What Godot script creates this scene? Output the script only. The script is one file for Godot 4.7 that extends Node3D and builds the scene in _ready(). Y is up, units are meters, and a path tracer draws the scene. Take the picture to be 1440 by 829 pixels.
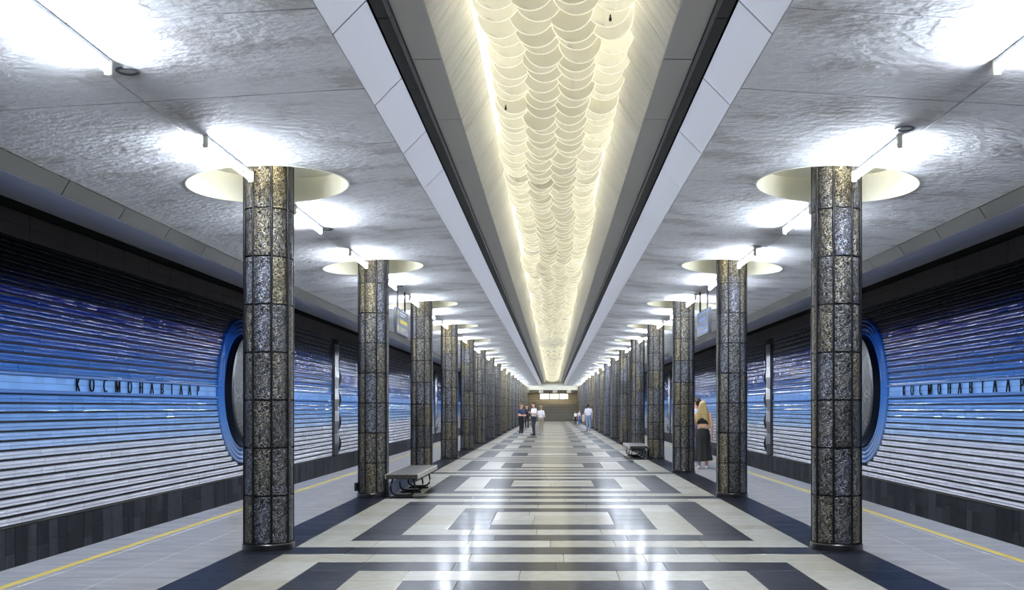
extends Node3D

# ---------------------------------------------------------------- measures (metres, depth = distance in front of the camera along -z)
const FOCAL := 1350.0
const EYE := 1.5
const BAY := 6.0
const FIRST := 10.27
const COL_X := 3.035
const LAST_BAY := 16
const END := 107.0
const BEHIND := -9.0
const WALL_X := 8.2
const EDGE_X := 5.07
const HOLE_R := 0.844

var M := {}
var rng := RandomNumberGenerator.new()

# ---------------------------------------------------------------- mesh buffer
class Buf:
	var v := PackedVector3Array()
	var n := PackedVector3Array()
	var u := PackedVector2Array()
	var c := PackedColorArray()
	var tint := Color.WHITE
	var mx := 1.0          # -1 mirrors everything in x
	var off := Vector3.ZERO
	func put(p: Vector3, nn: Vector3, uu: Vector2) -> void:
		v.append(Vector3(p.x * mx, p.y, p.z) + off)
		n.append(Vector3(nn.x * mx, nn.y, nn.z))
		u.append(uu)
		c.append(tint)
	# corners counter-clockwise seen from outside
	func tri_n(a: Vector3, b: Vector3, d: Vector3, na: Vector3, nb: Vector3, nd: Vector3, ua := Vector2.ZERO, ub := Vector2.RIGHT, ud := Vector2.ONE) -> void:
		if mx > 0:
			put(a, na, ua); put(d, nd, ud); put(b, nb, ub)
		else:
			put(a, na, ua); put(b, nb, ub); put(d, nd, ud)
	func tri(a: Vector3, b: Vector3, d: Vector3) -> void:
		var nn := (b - a).cross(d - a).normalized()
		tri_n(a, b, d, nn, nn, nn)
	func quad(a: Vector3, b: Vector3, d: Vector3, e: Vector3, ua := Vector2(0, 0), ub := Vector2(1, 0), ud := Vector2(1, 1), ue := Vector2(0, 1)) -> void:
		var nn := (d - a).cross(e - b).normalized()
		tri_n(a, b, d, nn, nn, nn, ua, ub, ud)
		tri_n(a, d, e, nn, nn, nn, ua, ud, ue)
	func quad_n(a: Vector3, b: Vector3, d: Vector3, e: Vector3, na: Vector3, nb: Vector3, nd: Vector3, ne: Vector3, ua := Vector2(0, 0), ub := Vector2(1, 0), ud := Vector2(1, 1), ue := Vector2(0, 1)) -> void:
		tri_n(a, b, d, na, nb, nd, ua, ub, ud)
		tri_n(a, d, e, na, nd, ne, ua, ud, ue)
	func box(lo: Vector3, hi: Vector3) -> void:
		var s := hi - lo
		quad(Vector3(lo.x, lo.y, hi.z), Vector3(hi.x, lo.y, hi.z), Vector3(hi.x, hi.y, hi.z), Vector3(lo.x, hi.y, hi.z))
		quad(Vector3(hi.x, lo.y, lo.z), Vector3(lo.x, lo.y, lo.z), Vector3(lo.x, hi.y, lo.z), Vector3(hi.x, hi.y, lo.z))
		quad(Vector3(hi.x, lo.y, hi.z), Vector3(hi.x, lo.y, lo.z), Vector3(hi.x, hi.y, lo.z), Vector3(hi.x, hi.y, hi.z))
		quad(Vector3(lo.x, lo.y, lo.z), Vector3(lo.x, lo.y, hi.z), Vector3(lo.x, hi.y, hi.z), Vector3(lo.x, hi.y, lo.z))
		quad(Vector3(lo.x, hi.y, hi.z), Vector3(hi.x, hi.y, hi.z), Vector3(hi.x, hi.y, lo.z), Vector3(lo.x, hi.y, lo.z))
		quad(Vector3(lo.x, lo.y, lo.z), Vector3(hi.x, lo.y, lo.z), Vector3(hi.x, lo.y, hi.z), Vector3(lo.x, lo.y, hi.z))
	# box with chamfered edges
	func cbox(lo: Vector3, hi: Vector3, b: float) -> void:
		var c0 := (lo + hi) / 2.0
		var h := (hi - lo) / 2.0
		b = minf(b, minf(h.x, minf(h.y, h.z)) * 0.9)
		var ax := [Vector3.RIGHT, Vector3.UP, Vector3.BACK]
		for i in 3:
			var j := (i + 1) % 3
			var k := (i + 2) % 3
			for s in [1.0, -1.0]:
				var o: Vector3 = c0 + ax[i] * h[i] * s
				var pj: Vector3 = ax[j] * (h[j] - b) * s
				var pk: Vector3 = ax[k] * (h[k] - b)
				quad(o - pj - pk, o + pj - pk, o + pj + pk, o - pj + pk)
			# edges along axis i
			for s in [1.0, -1.0]:
				for t in [1.0, -1.0]:
					var e0: Vector3 = c0 + ax[j] * h[j] * s + ax[k] * (h[k] - b) * t
					var e1: Vector3 = c0 + ax[j] * (h[j] - b) * s + ax[k] * h[k] * t
					var l: Vector3 = ax[i] * (h[i] - b)
					if s * t > 0:
						flipq(e0 - l, e0 + l, e1 + l, e1 - l, ax[j] * s + ax[k] * t)
					else:
						flipq(e0 - l, e0 + l, e1 + l, e1 - l, ax[j] * s + ax[k] * t)
		for sx in [1.0, -1.0]:
			for sy in [1.0, -1.0]:
				for sz in [1.0, -1.0]:
					var p := c0 + Vector3((h.x) * sx, (h.y - b) * sy, (h.z - b) * sz)
					var q := c0 + Vector3((h.x - b) * sx, (h.y) * sy, (h.z - b) * sz)
					var r := c0 + Vector3((h.x - b) * sx, (h.y - b) * sy, (h.z) * sz)
					if sx * sy * sz > 0:
						tri(p, q, r)
					else:
						tri(p, r, q)
	# a quad that turns itself towards "out"
	func flipq(a: Vector3, b: Vector3, d: Vector3, e: Vector3, out: Vector3) -> void:
		if (d - a).cross(e - b).dot(out) >= 0:
			quad(a, b, d, e)
		else:
			quad(a, e, d, b)
	func tube(pts: Array, r: float, sides := 8, caps := true) -> void:
		var rings := []
		var up := Vector3.UP
		for i in pts.size():
			var t: Vector3 = (pts[mini(i + 1, pts.size() - 1)] - pts[maxi(i - 1, 0)]).normalized()
			var side := up.cross(t)
			if side.length() < 0.05:
				side = Vector3.RIGHT.cross(t)
			side = side.normalized()
			var w := t.cross(side).normalized()
			var ring := []
			for k in sides:
				var a := TAU * k / sides
				ring.append(side * cos(a) + w * sin(a))
			rings.append(ring)
		for i in pts.size() - 1:
			for k in sides:
				var k1 := (k + 1) % sides
				var a0: Vector3 = rings[i][k]
				var a1: Vector3 = rings[i][k1]
				var b0: Vector3 = rings[i + 1][k]
				var b1: Vector3 = rings[i + 1][k1]
				quad_n(pts[i] + a0 * r, pts[i] + a1 * r, pts[i + 1] + b1 * r, pts[i + 1] + b0 * r, a0, a1, b1, b0)
		if caps:
			for k in sides:
				var k1 := (k + 1) % sides
				tri(pts[0], pts[0] + rings[0][k1] * r, pts[0] + rings[0][k] * r)
				var q: Vector3 = pts[-1]
				tri(q, q + rings[-1][k] * r, q + rings[-1][k1] * r)
	# profile of (radius, height); hard = facet normals along the profile
	func lathe(profile: Array, segs := 24, at := Vector3.ZERO) -> void:
		for i in profile.size() - 1:
			var p: Vector2 = profile[i]
			var q: Vector2 = profile[i + 1]
			var d := (q - p).normalized()
			var nr := Vector2(d.y, -d.x)
			for k in segs:
				var a := TAU * k / segs
				var b := TAU * (k + 1) / segs
				var ca := Vector3(cos(a), 0, -sin(a))
				var cb := Vector3(cos(b), 0, -sin(b))
				var na := ca * nr.x + Vector3.UP * nr.y
				var nb := cb * nr.x + Vector3.UP * nr.y
				quad_n(at + ca * p.x + Vector3.UP * p.y, at + cb * p.x + Vector3.UP * p.y, at + cb * q.x + Vector3.UP * q.y, at + ca * q.x + Vector3.UP * q.y, na, nb, nb, na)
	func mesh() -> ArrayMesh:
		var a := []
		a.resize(Mesh.ARRAY_MAX)
		a[Mesh.ARRAY_VERTEX] = v
		a[Mesh.ARRAY_NORMAL] = n
		a[Mesh.ARRAY_TEX_UV] = u
		a[Mesh.ARRAY_COLOR] = c
		var m := ArrayMesh.new()
		m.add_surface_from_arrays(Mesh.PRIMITIVE_TRIANGLES, a)
		return m

# ---------------------------------------------------------------- node helpers
var names := {}
func numbered(called: String) -> String:
	names[called] = names.get(called, -1) + 1
	return called if names[called] == 0 else "%s_%03d" % [called, names[called]]

func thing(called: String, label: String, category: String, at := Vector3.ZERO, turn := 0.0, group := "") -> Node3D:
	var o := Node3D.new()
	o.name = numbered(called)
	add_child(o)
	o.position = at
	o.rotation.y = turn
	tag(o, label, category, group)
	return o

func tag(o: Node, label: String, category: String, group := "") -> void:
	o.set_meta("label", label)
	o.set_meta("category", category)
	if group != "":
		o.set_meta("group", group)

func struct(called: String, label: String) -> Node3D:
	var o := Node3D.new()
	o.name = called
	add_child(o)
	o.set_meta("kind", "structure")
	o.set_meta("label", label)
	return o

func part(called: String, mesh: Mesh, m: Material, parent: Node, at := Vector3.ZERO, stuff := false) -> MeshInstance3D:
	var o := MeshInstance3D.new()
	o.name = called
	o.mesh = mesh
	o.material_override = m
	parent.add_child(o, true)
	o.position = at
	if stuff:
		o.set_meta("kind", "stuff")
	return o

func lone(called: String, mesh: Mesh, m: Material, label: String, category: String, at := Vector3.ZERO, group := "") -> MeshInstance3D:
	var o := part(numbered(called), mesh, m, self, at)
	tag(o, label, category, group)
	return o

func centre(k: int) -> float:
	return FIRST + BAY * k

func ceil_y(x: float) -> float:
	return 3.88 - 0.06 * (absf(x) - COL_X)

# ---------------------------------------------------------------- materials
func mat(called: String, col: Color, rough := 0.6, metal := 0.0) -> StandardMaterial3D:
	var m := StandardMaterial3D.new()
	m.resource_name = called
	m.albedo_color = col
	m.roughness = rough
	m.metallic = metal
	M[called] = m
	return m

func noise(sd: int, freq: float, kind := FastNoiseLite.TYPE_SIMPLEX_SMOOTH, oct := 4, fractal := FastNoiseLite.FRACTAL_FBM) -> FastNoiseLite:
	var f := FastNoiseLite.new()
	f.seed = sd
	f.frequency = freq
	f.noise_type = kind
	f.fractal_type = fractal
	f.fractal_octaves = oct
	return f

func grey_image(f: FastNoiseLite, w: int, h: int) -> Image:
	var im := f.get_seamless_image(w, h)
	im.convert(Image.FORMAT_L8)
	return im

func tex(im: Image) -> ImageTexture:
	return ImageTexture.create_from_image(im)

func relief(m: StandardMaterial3D, t: Texture2D, scale: float) -> void:
	m.heightmap_enabled = true
	m.heightmap_texture = t
	m.heightmap_scale = scale

func world_map(m: StandardMaterial3D, s: Vector3) -> void:
	m.uv1_triplanar = true
	m.uv1_world_triplanar = true
	m.uv1_scale = s

# an image between two colours along a noise
func ramp_image(f: FastNoiseLite, w: int, h: int, a: Color, b: Color, lo := 0.25, hi := 0.75, fine: FastNoiseLite = null, amount := 0.0) -> Image:
	var g := grey_image(f, w, h)
	var g2: Image = grey_image(fine, w, h) if fine else null
	var im := Image.create(w, h, false, Image.FORMAT_RGB8)
	for y in h:
		for x in w:
			var t := smoothstep(lo, hi, g.get_pixel(x, y).r)
			var c := a.lerp(b, t)
			if g2:
				var k := 1.0 + amount * (g2.get_pixel(x, y).r - 0.5) * 2.0
				c = Color(c.r * k, c.g * k, c.b * k)
			im.set_pixel(x, y, c)
	return im

func make_materials() -> void:
	# ceiling plaster: off-white paint over rough render, with grey stains lying across the hall
	var m := mat("plaster", Color(1, 1, 1), 0.75)
	var f := noise(3, 0.006, FastNoiseLite.TYPE_SIMPLEX_SMOOTH, 5)
	f.domain_warp_enabled = true
	f.domain_warp_amplitude = 70.0
	var im := ramp_image(f, 768, 768, Color(0.70, 0.69, 0.685), Color(0.845, 0.845, 0.85), 0.15, 0.5, noise(4, 0.05), 0.03)
	m.albedo_texture = tex(im)
	world_map(m, Vector3(0.19, 0.19, 0.30))
	var rough := noise(11, 0.03, FastNoiseLite.TYPE_SIMPLEX_SMOOTH, 6)
	rough.fractal_gain = 0.62
	relief(m, tex(grey_image(rough, 1024, 1024)), 1.0)
	M["plaster"] = m
	mat("white_panel", Color(0.83, 0.83, 0.86), 0.5)
	mat("grey_panel", Color(0.80, 0.79, 0.78), 0.55)
	mat("channel", Color(0.10, 0.10, 0.105), 0.6)
	mat("fascia", Color(0.195, 0.19, 0.17), 0.8)
	mat("lip", Color(0.86, 0.87, 0.9), 0.4)
	mat("soffit", Color(0.80, 0.80, 0.81), 0.7)
	mat("frieze", Color(0.23, 0.21, 0.20), 0.55)
	mat("black_gap", Color(0.02, 0.02, 0.022), 0.9)
	mat("concrete", Color(0.30, 0.30, 0.30), 0.9)
	mat("cream", Color(0.95, 0.945, 0.88), 0.6)
	# pleated cream lining of the coffer
	m = mat("pleats", Color(0.96, 0.955, 0.935), 0.6)
	var pf := noise(21, 0.02, FastNoiseLite.TYPE_SIMPLEX_SMOOTH, 4)
	var pim := Image.create(1024, 32, false, Image.FORMAT_L8)
	for x in 1024:
		var t := TAU * x / 1024.0
		var h := pf.get_noise_2d(cos(t) * 260.0, sin(t) * 260.0)
		for y in 32:
			var k := clampf(0.5 + h * 0.9 + 0.06 * pf.get_noise_3d(cos(t) * 900.0, sin(t) * 900.0, y * 2.0), 0.0, 1.0)
			pim.set_pixel(x, y, Color(k, k, k))
	relief(m, tex(pim), 4.0)
	# floor stones
	for d in [["light_a", Color(0.545, 0.535, 0.50), Color(0.575, 0.565, 0.53)], ["light_b", Color(0.57, 0.56, 0.53), Color(0.60, 0.59, 0.56)], ["light_c", Color(0.525, 0.51, 0.465), Color(0.555, 0.54, 0.495)]]:
		m = mat(d[0], Color.WHITE, 0.34)
		m.metallic_specular = 0.1
		m.clearcoat_enabled = true
		m.clearcoat = 0.36
		m.clearcoat_roughness = 0.16
		m.albedo_texture = tex(ramp_image(noise(31, 0.02), 384, 384, d[1], d[2], 0.2, 0.8, noise(32, 0.3), 0.12))
		world_map(m, Vector3(0.7, 0.7, 0.7))
	for d in [["dark_a", Color(0.10, 0.108, 0.135), Color(0.15, 0.16, 0.195)], ["dark_b", Color(0.085, 0.092, 0.118), Color(0.13, 0.14, 0.17)], ["dark_c", Color(0.12, 0.128, 0.155), Color(0.175, 0.185, 0.215)]]:
		m = mat(d[0], Color.WHITE, 0.34)
		m.metallic_specular = 0.1
		m.clearcoat_enabled = true
		m.clearcoat = 0.36
		m.clearcoat_roughness = 0.16
		m.albedo_texture = tex(ramp_image(noise(34, 0.03), 384, 384, d[1], d[2], 0.25, 0.8, noise(35, 0.3), 0.3))
		world_map(m, Vector3(0.7, 0.7, 0.7))
	m = mat("grey_stone", Color.WHITE, 0.34)
	m.metallic_specular = 0.2
	m.clearcoat_enabled = true
	m.clearcoat = 0.25
	m.clearcoat_roughness = 0.16
	m.albedo_texture = tex(ramp_image(noise(37, 0.012), 512, 512, Color(0.51, 0.50, 0.495), Color(0.57, 0.56, 0.55), 0.2, 0.8, noise(38, 0.2), 0.08))
	world_map(m, Vector3(0.12, 0.5, 0.9))
	mat("grout", Color(0.33, 0.32, 0.31), 0.8)
	mat("yellow_paint", Color(0.72, 0.63, 0.27), 0.6)
	# glazed wall tiles: vertex colours carry the glaze
	m = mat("glaze", Color.WHITE, 0.05)
	m.metallic_specular = 0.17
	m.vertex_color_use_as_albedo = true
	var gl := noise(41, 0.02, FastNoiseLite.TYPE_SIMPLEX_SMOOTH, 3)
	relief(m, tex(grey_image(gl, 512, 512)), 0.15)
	world_map(m, Vector3(1.6, 1.6, 1.6))
	for d in [["stone_a", Color(0.13, 0.135, 0.15)], ["stone_b", Color(0.17, 0.175, 0.195)], ["stone_c", Color(0.10, 0.105, 0.12)]]:
		m = mat(d[0], Color.WHITE, 0.35)
		m.albedo_texture = tex(ramp_image(noise(44, 0.03), 256, 256, d[1], d[1] * 1.35, 0.25, 0.8, noise(45, 0.25), 0.25))
		world_map(m, Vector3(1.1, 0.5, 1.1))
	mat("steel", Color(0.50, 0.50, 0.51), 0.4, 0.9)
	mat("dull_steel", Color(0.26, 0.255, 0.25), 0.4, 0.8)
	mat("black_metal", Color(0.035, 0.035, 0.04), 0.4, 0.3)
	m = mat("letter_black", Color(0.012, 0.012, 0.014), 0.7)
	m.metallic_specular = 0.2
	mat("black_lacquer", Color(0.015, 0.015, 0.018), 0.35)
	# crumpled cast metal of the column cladding
	var sr := RandomNumberGenerator.new()
	sr.seed = 51
	var cim := Image.create(512, 512, false, Image.FORMAT_RGB8)
	cim.fill(Color(0.06, 0.06, 0.063))
	var comb := Image.create(512, 512, false, Image.FORMAT_L8)
	comb.fill(Color(0.12, 0.12, 0.12))
	for i in 2300:
		var p := Vector2(sr.randf() * 512.0, sr.randf() * 512.0)
		var ang := sr.randf() * TAU
		var bend := sr.randf_range(-0.09, 0.09)
		var wd := sr.randf_range(2.2, 4.6)
		var top := sr.randf_range(0.45, 1.0)
		var tone := pow(sr.randf(), 2.4)
		var sc := Color(0.11, 0.11, 0.11).lerp(Color(0.86, 0.855, 0.84), tone)
		if sr.randf() < 0.22:
			sc = sc.lerp(Color(0.66, 0.60, 0.44), 0.5)
		elif sr.randf() < 0.2:
			sc = sc.lerp(Color(0.46, 0.50, 0.62), 0.5)
		for q in sr.randi_range(9, 20):
			p += Vector2.from_angle(ang) * 2.0
			ang += bend
			var rw := int(ceil(wd))
			for dy in range(-rw, rw + 1):
				for dx in range(-rw, rw + 1):
					var dist := Vector2(dx, dy).length() / wd
					if dist > 1.0:
						continue
					var hgt := 0.12 + (top - 0.12) * sqrt(1.0 - dist * dist)
					var X := posmod(int(p.x) + dx, 512)
					var Y := posmod(int(p.y) + dy, 512)
					if hgt > comb.get_pixel(X, Y).r:
						comb.set_pixel(X, Y, Color(hgt, hgt, hgt))
						cim.set_pixel(X, Y, sc)
	var ct := tex(cim)
	var ht := tex(comb)
	var tints := [Color(0.82, 0.80, 0.74), Color(0.77, 0.78, 0.82), Color(0.86, 0.82, 0.69), Color(0.66, 0.66, 0.68), Color(0.74, 0.77, 0.86), Color(0.80, 0.79, 0.76)]
	for i in tints.size():
		m = mat("cast_%d" % i, tints[i], 0.34, 0.45)
		m.albedo_texture = ct
		m.uv1_scale = Vector3(2.0, 2.0, 1.0)
		m.uv1_offset = Vector3(i * 0.37, i * 0.61, 0)
		relief(m, ht, 0.9)
	mat("cast_seam", Color(0.09, 0.09, 0.10), 0.35, 0.7)
	mat("plinth", Color(0.05, 0.05, 0.055), 0.3)
	# lamp parts
	mat("lamp_body", Color(0.82, 0.83, 0.85), 0.5)
	mat("socket", Color(0.86, 0.85, 0.78), 0.5)
	m = mat("tube_glow", Color(1, 1, 1), 0.4)
	m.emission_enabled = true
	m.emission = Color(0.90, 0.94, 1.0)
	m.emission_energy_multiplier = TUBE_GLOW
	m = mat("recess_glow", Color(1, 1, 1), 0.4)
	m.emission_enabled = true
	m.emission = Color(1.0, 0.97, 0.88)
	m.emission_energy_multiplier = 40.0
	m = mat("cove_glow", Color(1, 1, 1), 0.4)
	m.emission_enabled = true
	m.emission = Color(1.0, 0.985, 0.94)
	m.emission_energy_multiplier = COVE_GLOW
	# pressed glass scales of the long chandelier
	var rib := Image.create(256, 8, false, Image.FORMAT_L8)
	for x in 256:
		var k := 0.5 + 0.5 * cos(TAU * x / 256.0 * 26.0)
		for y in 8:
			rib.set_pixel(x, y, Color(k, k, k))
	var rt := tex(rib)
	for d in [["scale_a", Color(0.63, 0.60, 0.385)], ["scale_b", Color(0.585, 0.555, 0.345)], ["scale_c", Color(0.68, 0.66, 0.46)], ["scale_dusty", Color(0.44, 0.425, 0.38)]]:
		m = mat(d[0], d[1], 0.3)
		m.backlight_enabled = true
		m.backlight = Color(1, 1, 1)
		relief(m, rt, 0.35)
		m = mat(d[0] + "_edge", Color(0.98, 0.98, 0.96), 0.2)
		m.emission_enabled = true  # added glow: glass rims emit by themselves in place of light piped through
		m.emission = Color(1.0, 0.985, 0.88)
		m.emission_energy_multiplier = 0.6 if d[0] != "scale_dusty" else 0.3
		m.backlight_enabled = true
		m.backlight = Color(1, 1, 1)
	# bench
	m = mat("terrazzo", Color.WHITE, 0.45)
	m.metallic_specular = 0.2
	m.albedo_texture = tex(ramp_image(noise(61, 0.05), 256, 256, Color(0.17, 0.165, 0.15), Color(0.25, 0.24, 0.22), 0.25, 0.75, noise(62, 0.35), 0.25))
	world_map(m, Vector3(1.5, 1.5, 1.5))
	mat("bench_edge", Color(0.60, 0.585, 0.54), 0.4)
	# signs, stairs
	mat("sign_face", Color(0.40, 0.45, 0.53), 0.4)
	mat("sign_yellow", Color(0.93, 0.84, 0.35), 0.5)
	mat("sign_white", Color(0.92, 0.93, 0.95), 0.5)
	mat("sign_blue", Color(0.48, 0.66, 0.92), 0.5)
	mat("sign_frame", Color(0.16, 0.165, 0.18), 0.4, 0.5)
	for d in [["lit_white", Color(0.96, 0.98, 1.0), 1.15], ["lit_cream", Color(1.0, 0.90, 0.50), 0.75]]:
		m = mat(d[0], Color.WHITE, 0.4)
		m.emission_enabled = true
		m.emission = d[1]
		m.emission_energy_multiplier = d[2]
	mat("step", Color(0.22, 0.215, 0.20), 0.5)
	mat("nosing", Color(0.56, 0.54, 0.48), 0.5)
	mat("stair_wall", Color(0.38, 0.345, 0.28), 0.45)
	mat("brown_panel", Color(0.42, 0.375, 0.29), 0.45)
	m = mat("skin_cloth", Color.WHITE, 0.75)
	m.vertex_color_use_as_albedo = true

const TUBE_GLOW := 480.0
const COVE_GLOW := 10.0
const TUBE_LIGHT := 5.0
const COVE_LIGHT := 2.15

# ---------------------------------------------------------------- main
func _ready() -> void:
	rng.seed = 7
	var cam := Camera3D.new()
	cam.name = "camera"
	cam.projection = Camera3D.PROJECTION_FRUSTUM
	cam.keep_aspect = Camera3D.KEEP_HEIGHT
	cam.near = 0.1
	cam.far = 300.0
	cam.size = 829.0 / FOCAL * 0.1
	cam.frustum_offset = Vector2((720.0 - 777.0) / FOCAL * 0.1, (573.0 - 414.5) / FOCAL * 0.1)
	cam.position = Vector3(0, EYE, 0)
	add_child(cam)
	cam.current = true
	var we := WorldEnvironment.new()
	we.name = "environment"
	var env := Environment.new()
	env.background_mode = Environment.BG_COLOR
	env.background_color = Color.BLACK
	env.tonemap_mode = Environment.TONE_MAPPER_LINEAR
	env.tonemap_exposure = 1.0
	env.sdfgi_enabled = true
	env.ssao_enabled = true
	env.ssil_enabled = true
	we.environment = env
	add_child(we)
	make_materials()
	build_floor()
	build_ceiling()
	build_coffer()
	for s in [-1.0, 1.0]:
		build_wall(s)
	build_end()
	build_columns()
	build_lamps()
	build_chandelier()
	build_medallions()
	build_letters()
	build_pilasters()
	build_signs()
	build_benches()
	build_people()

# ---------------------------------------------------------------- floor
func slab_mesh(x0: float, x1: float, d0: float, d1: float, b: Buf, jitter := true) -> void:
	var g := 0.003
	var c := 0.003
	var h := [0.0, 0.0, 0.0, 0.0]
	if jitter:
		for i in 4:
			h[i] = rng.randf_range(-0.0007, 0.0007)
	var x2 := x0 + g
	var x3 := x1 - g
	var z0 := -d0 - g
	var z1 := -d1 + g
	var A := Vector3(x2 + c, h[0], z0 - c)
	var B := Vector3(x3 - c, h[1], z0 - c)
	var C := Vector3(x3 - c, h[2], z1 + c)
	var D := Vector3(x2 + c, h[3], z1 + c)
	var e := [Vector3(x2, h[0] - c, z0), Vector3(x3, h[1] - c, z0), Vector3(x3, h[2] - c, z1), Vector3(x2, h[3] - c, z1)]
	b.quad(A, B, C, D)
	b.quad(e[0], e[1], B, A)
	b.quad(e[1], e[2], C, B)
	b.quad(e[2], e[3], D, C)
	b.quad(e[3], e[0], A, D)
	var dn := Vector3(0, -0.02, 0)
	b.quad(e[0] + dn, e[1] + dn, e[1], e[0])
	b.quad(e[1] + dn, e[2] + dn, e[2], e[1])
	b.quad(e[2] + dn, e[3] + dn, e[3], e[2])
	b.quad(e[3] + dn, e[0] + dn, e[0], e[3])

func build_floor() -> void:
	var fl := struct("floor", "polished granite platform floor with dark and pale concentric rectangles")
	var base := Buf.new()
	base.box(Vector3(-EDGE_X + 0.02, -1.25, -END - 8.0), Vector3(EDGE_X - 0.02, -0.006, -BEHIND))
	part("bed", base.mesh(), M.grout, fl)
	var X := [0.8, 1.3, 1.79, 2.28, 2.77, 3.28]
	# row types: list of [x0, x1, dark] on the right half, mirrored to the left
	var kinds := {
		"bar": [[0.0, X[4], true]],
		"plain": [[0.0, X[4], false]],
		"outer": [[0.0, X[3], true], [X[3], X[4], false]],
		"gap": [[0.0, X[2], false], [X[2], X[3], true], [X[3], X[4], false]],
		"inner": [[0.0, X[1], true], [X[1], X[2], false], [X[2], X[3], true], [X[3], X[4], false]],
		"core": [[0.0, X[0], false], [X[0], X[1], true], [X[1], X[2], false], [X[2], X[3], true], [X[3], X[4], false]],
	}
	var order := ["bar", "plain", "outer", "gap", "inner", "core", "core", "core", "inner", "gap", "outer", "plain"]
	var light := ["light_a", "light_b", "light_c"]
	var dark := ["dark_a", "dark_b", "dark_c"]
	var rest := {}
	for n in light + dark + ["grey_stone"]:
		rest[n] = Buf.new()
	var made := 0
	for k in range(-3, 17):
		for r in 12:
			var d0 := centre(k) - 0.425 + r * 0.5
			var d1 := d0 + 0.5
			if d1 < BEHIND or d0 > END:
				continue
			var runs := []
			for seg in kinds[order[r]]:
				if seg[0] == 0.0:
					runs.append([-seg[1], seg[1], seg[2]])
				else:
					runs.append([seg[0], seg[1], seg[2]])
					runs.append([-seg[1], -seg[0], seg[2]])
			runs.append([X[4], X[5], true])
			runs.append([-X[5], -X[4], true])
			for run in runs:
				var w: float = run[1] - run[0]
				var cuts := [run[0]]
				if w > 1.2:
					var x: float = run[0] + rng.randf_range(0.45, 0.95)
					while x < run[1] - 0.4:
						cuts.append(x)
						x += rng.randf_range(0.7, 1.05)
				cuts.append(run[1])
				for i in cuts.size() - 1:
					var name: String = (dark if run[2] else light)[rng.randi() % 3]
					if d0 > 7.2 and made < 300:
						var b := Buf.new()
						slab_mesh(cuts[i], cuts[i + 1], d0, d1, b)
						part("floor_slab", b.mesh(), M[name], fl)
						made += 1
					else:
						slab_mesh(cuts[i], cuts[i + 1], d0, d1, rest[name])
	for s in [-1.0, 1.0]:
		var outer := struct("floor_left" if s < 0 else "floor_right", "grey stone platform strip along the %s track" % ("left" if s < 0 else "right"))
		var edge := Buf.new()
		edge.mx = s
		edge.box(Vector3(EDGE_X - 0.03, -1.25, -END - 8.0), Vector3(EDGE_X, -0.03, -BEHIND))
		part("platform_face", edge.mesh(), M.concrete, outer)
		var far := Buf.new()
		var d := BEHIND
		while d < END:
			for seg in [[3.28, 3.88], [3.88, 4.48], [4.48, EDGE_X]]:
				var x0: float = seg[0] * s
				var x1: float = seg[1] * s
				if d > 7.0 and d < 22.0:
					var b := Buf.new()
					slab_mesh(minf(x0, x1), maxf(x0, x1), d, d + 0.5, b)
					part("paving_slab", b.mesh(), M.grey_stone, outer)
				else:
					slab_mesh(minf(x0, x1), maxf(x0, x1), d, d + 0.5, far)
			d += 0.5
		part("paving_beyond", far.mesh(), M.grey_stone, outer, Vector3.ZERO, true)
		var y := Buf.new()
		y.mx = s
		y.cbox(Vector3(4.56, -0.001, -END), Vector3(4.635, 0.0022, -BEHIND), 0.001)
		lone("safety_line", y.mesh(), M.yellow_paint, "yellow line painted along the platform edge by the %s track" % ("left" if s < 0 else "right"), "line marking")
		var tb := Buf.new()
		tb.mx = s
		tb.box(Vector3(EDGE_X, -1.35, -END - 8.0), Vector3(WALL_X + 0.3, -1.2, -BEHIND))
		var t := part("trackbed_left" if s < 0 else "trackbed_right", tb.mesh(), M.black_gap, self)
		t.set_meta("kind", "structure")
		t.set_meta("label", "dark track bed below the platform edge")
	for n in rest:
		if rest[n].v.size():
			part("slabs_" + ("pale" if n.begins_with("light") else "dark"), rest[n].mesh(), M[n], fl, Vector3.ZERO, true)

# ---------------------------------------------------------------- ceiling
# slab of the painted ceiling: polygon in (x, depth), underside follows the slope
func ceiling_slab(poly: PackedVector2Array, s: float) -> ArrayMesh:
	var b := Buf.new()
	b.mx = s
	if Geometry2D.is_polygon_clockwise(poly):
		poly.reverse()
	var idx := Geometry2D.triangulate_polygon(poly)
	var low := []
	var high := []
	for p in poly:
		low.append(Vector3(p.x, ceil_y(p.x), -p.y))
		high.append(Vector3(p.x, ceil_y(p.x) + 0.06, -p.y))
	for i in range(0, idx.size(), 3):
		var a: Vector3 = low[idx[i]]
		var c: Vector3 = low[idx[i + 1]]
		var d: Vector3 = low[idx[i + 2]]
		if (c - a).cross(d - a).y > 0:
			b.tri(a, d, c)
		else:
			b.tri(a, c, d)
	for i in poly.size():
		var j := (i + 1) % poly.size()
		var mid: Vector3 = (low[i] + low[j]) / 2.0
		var dir: Vector3 = low[j] - low[i]
		b.flipq(low[i], low[j], high[j], high[i], Vector3(-dir.z, 0, dir.x) * (1.0 if outward(poly, i) else -1.0))
	return b.mesh()

func outward(poly: PackedVector2Array, i: int) -> bool:
	var j := (i + 1) % poly.size()
	var d := poly[j] - poly[i]
	# world direction (d.x, -d.y); candidate normal (d.y, d.x) in (x, z)
	var m := (poly[i] + poly[j]) / 2.0 + Vector2(d.y, -d.x).normalized() * 0.002
	return not Geometry2D.is_point_in_polygon(m, poly)

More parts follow.
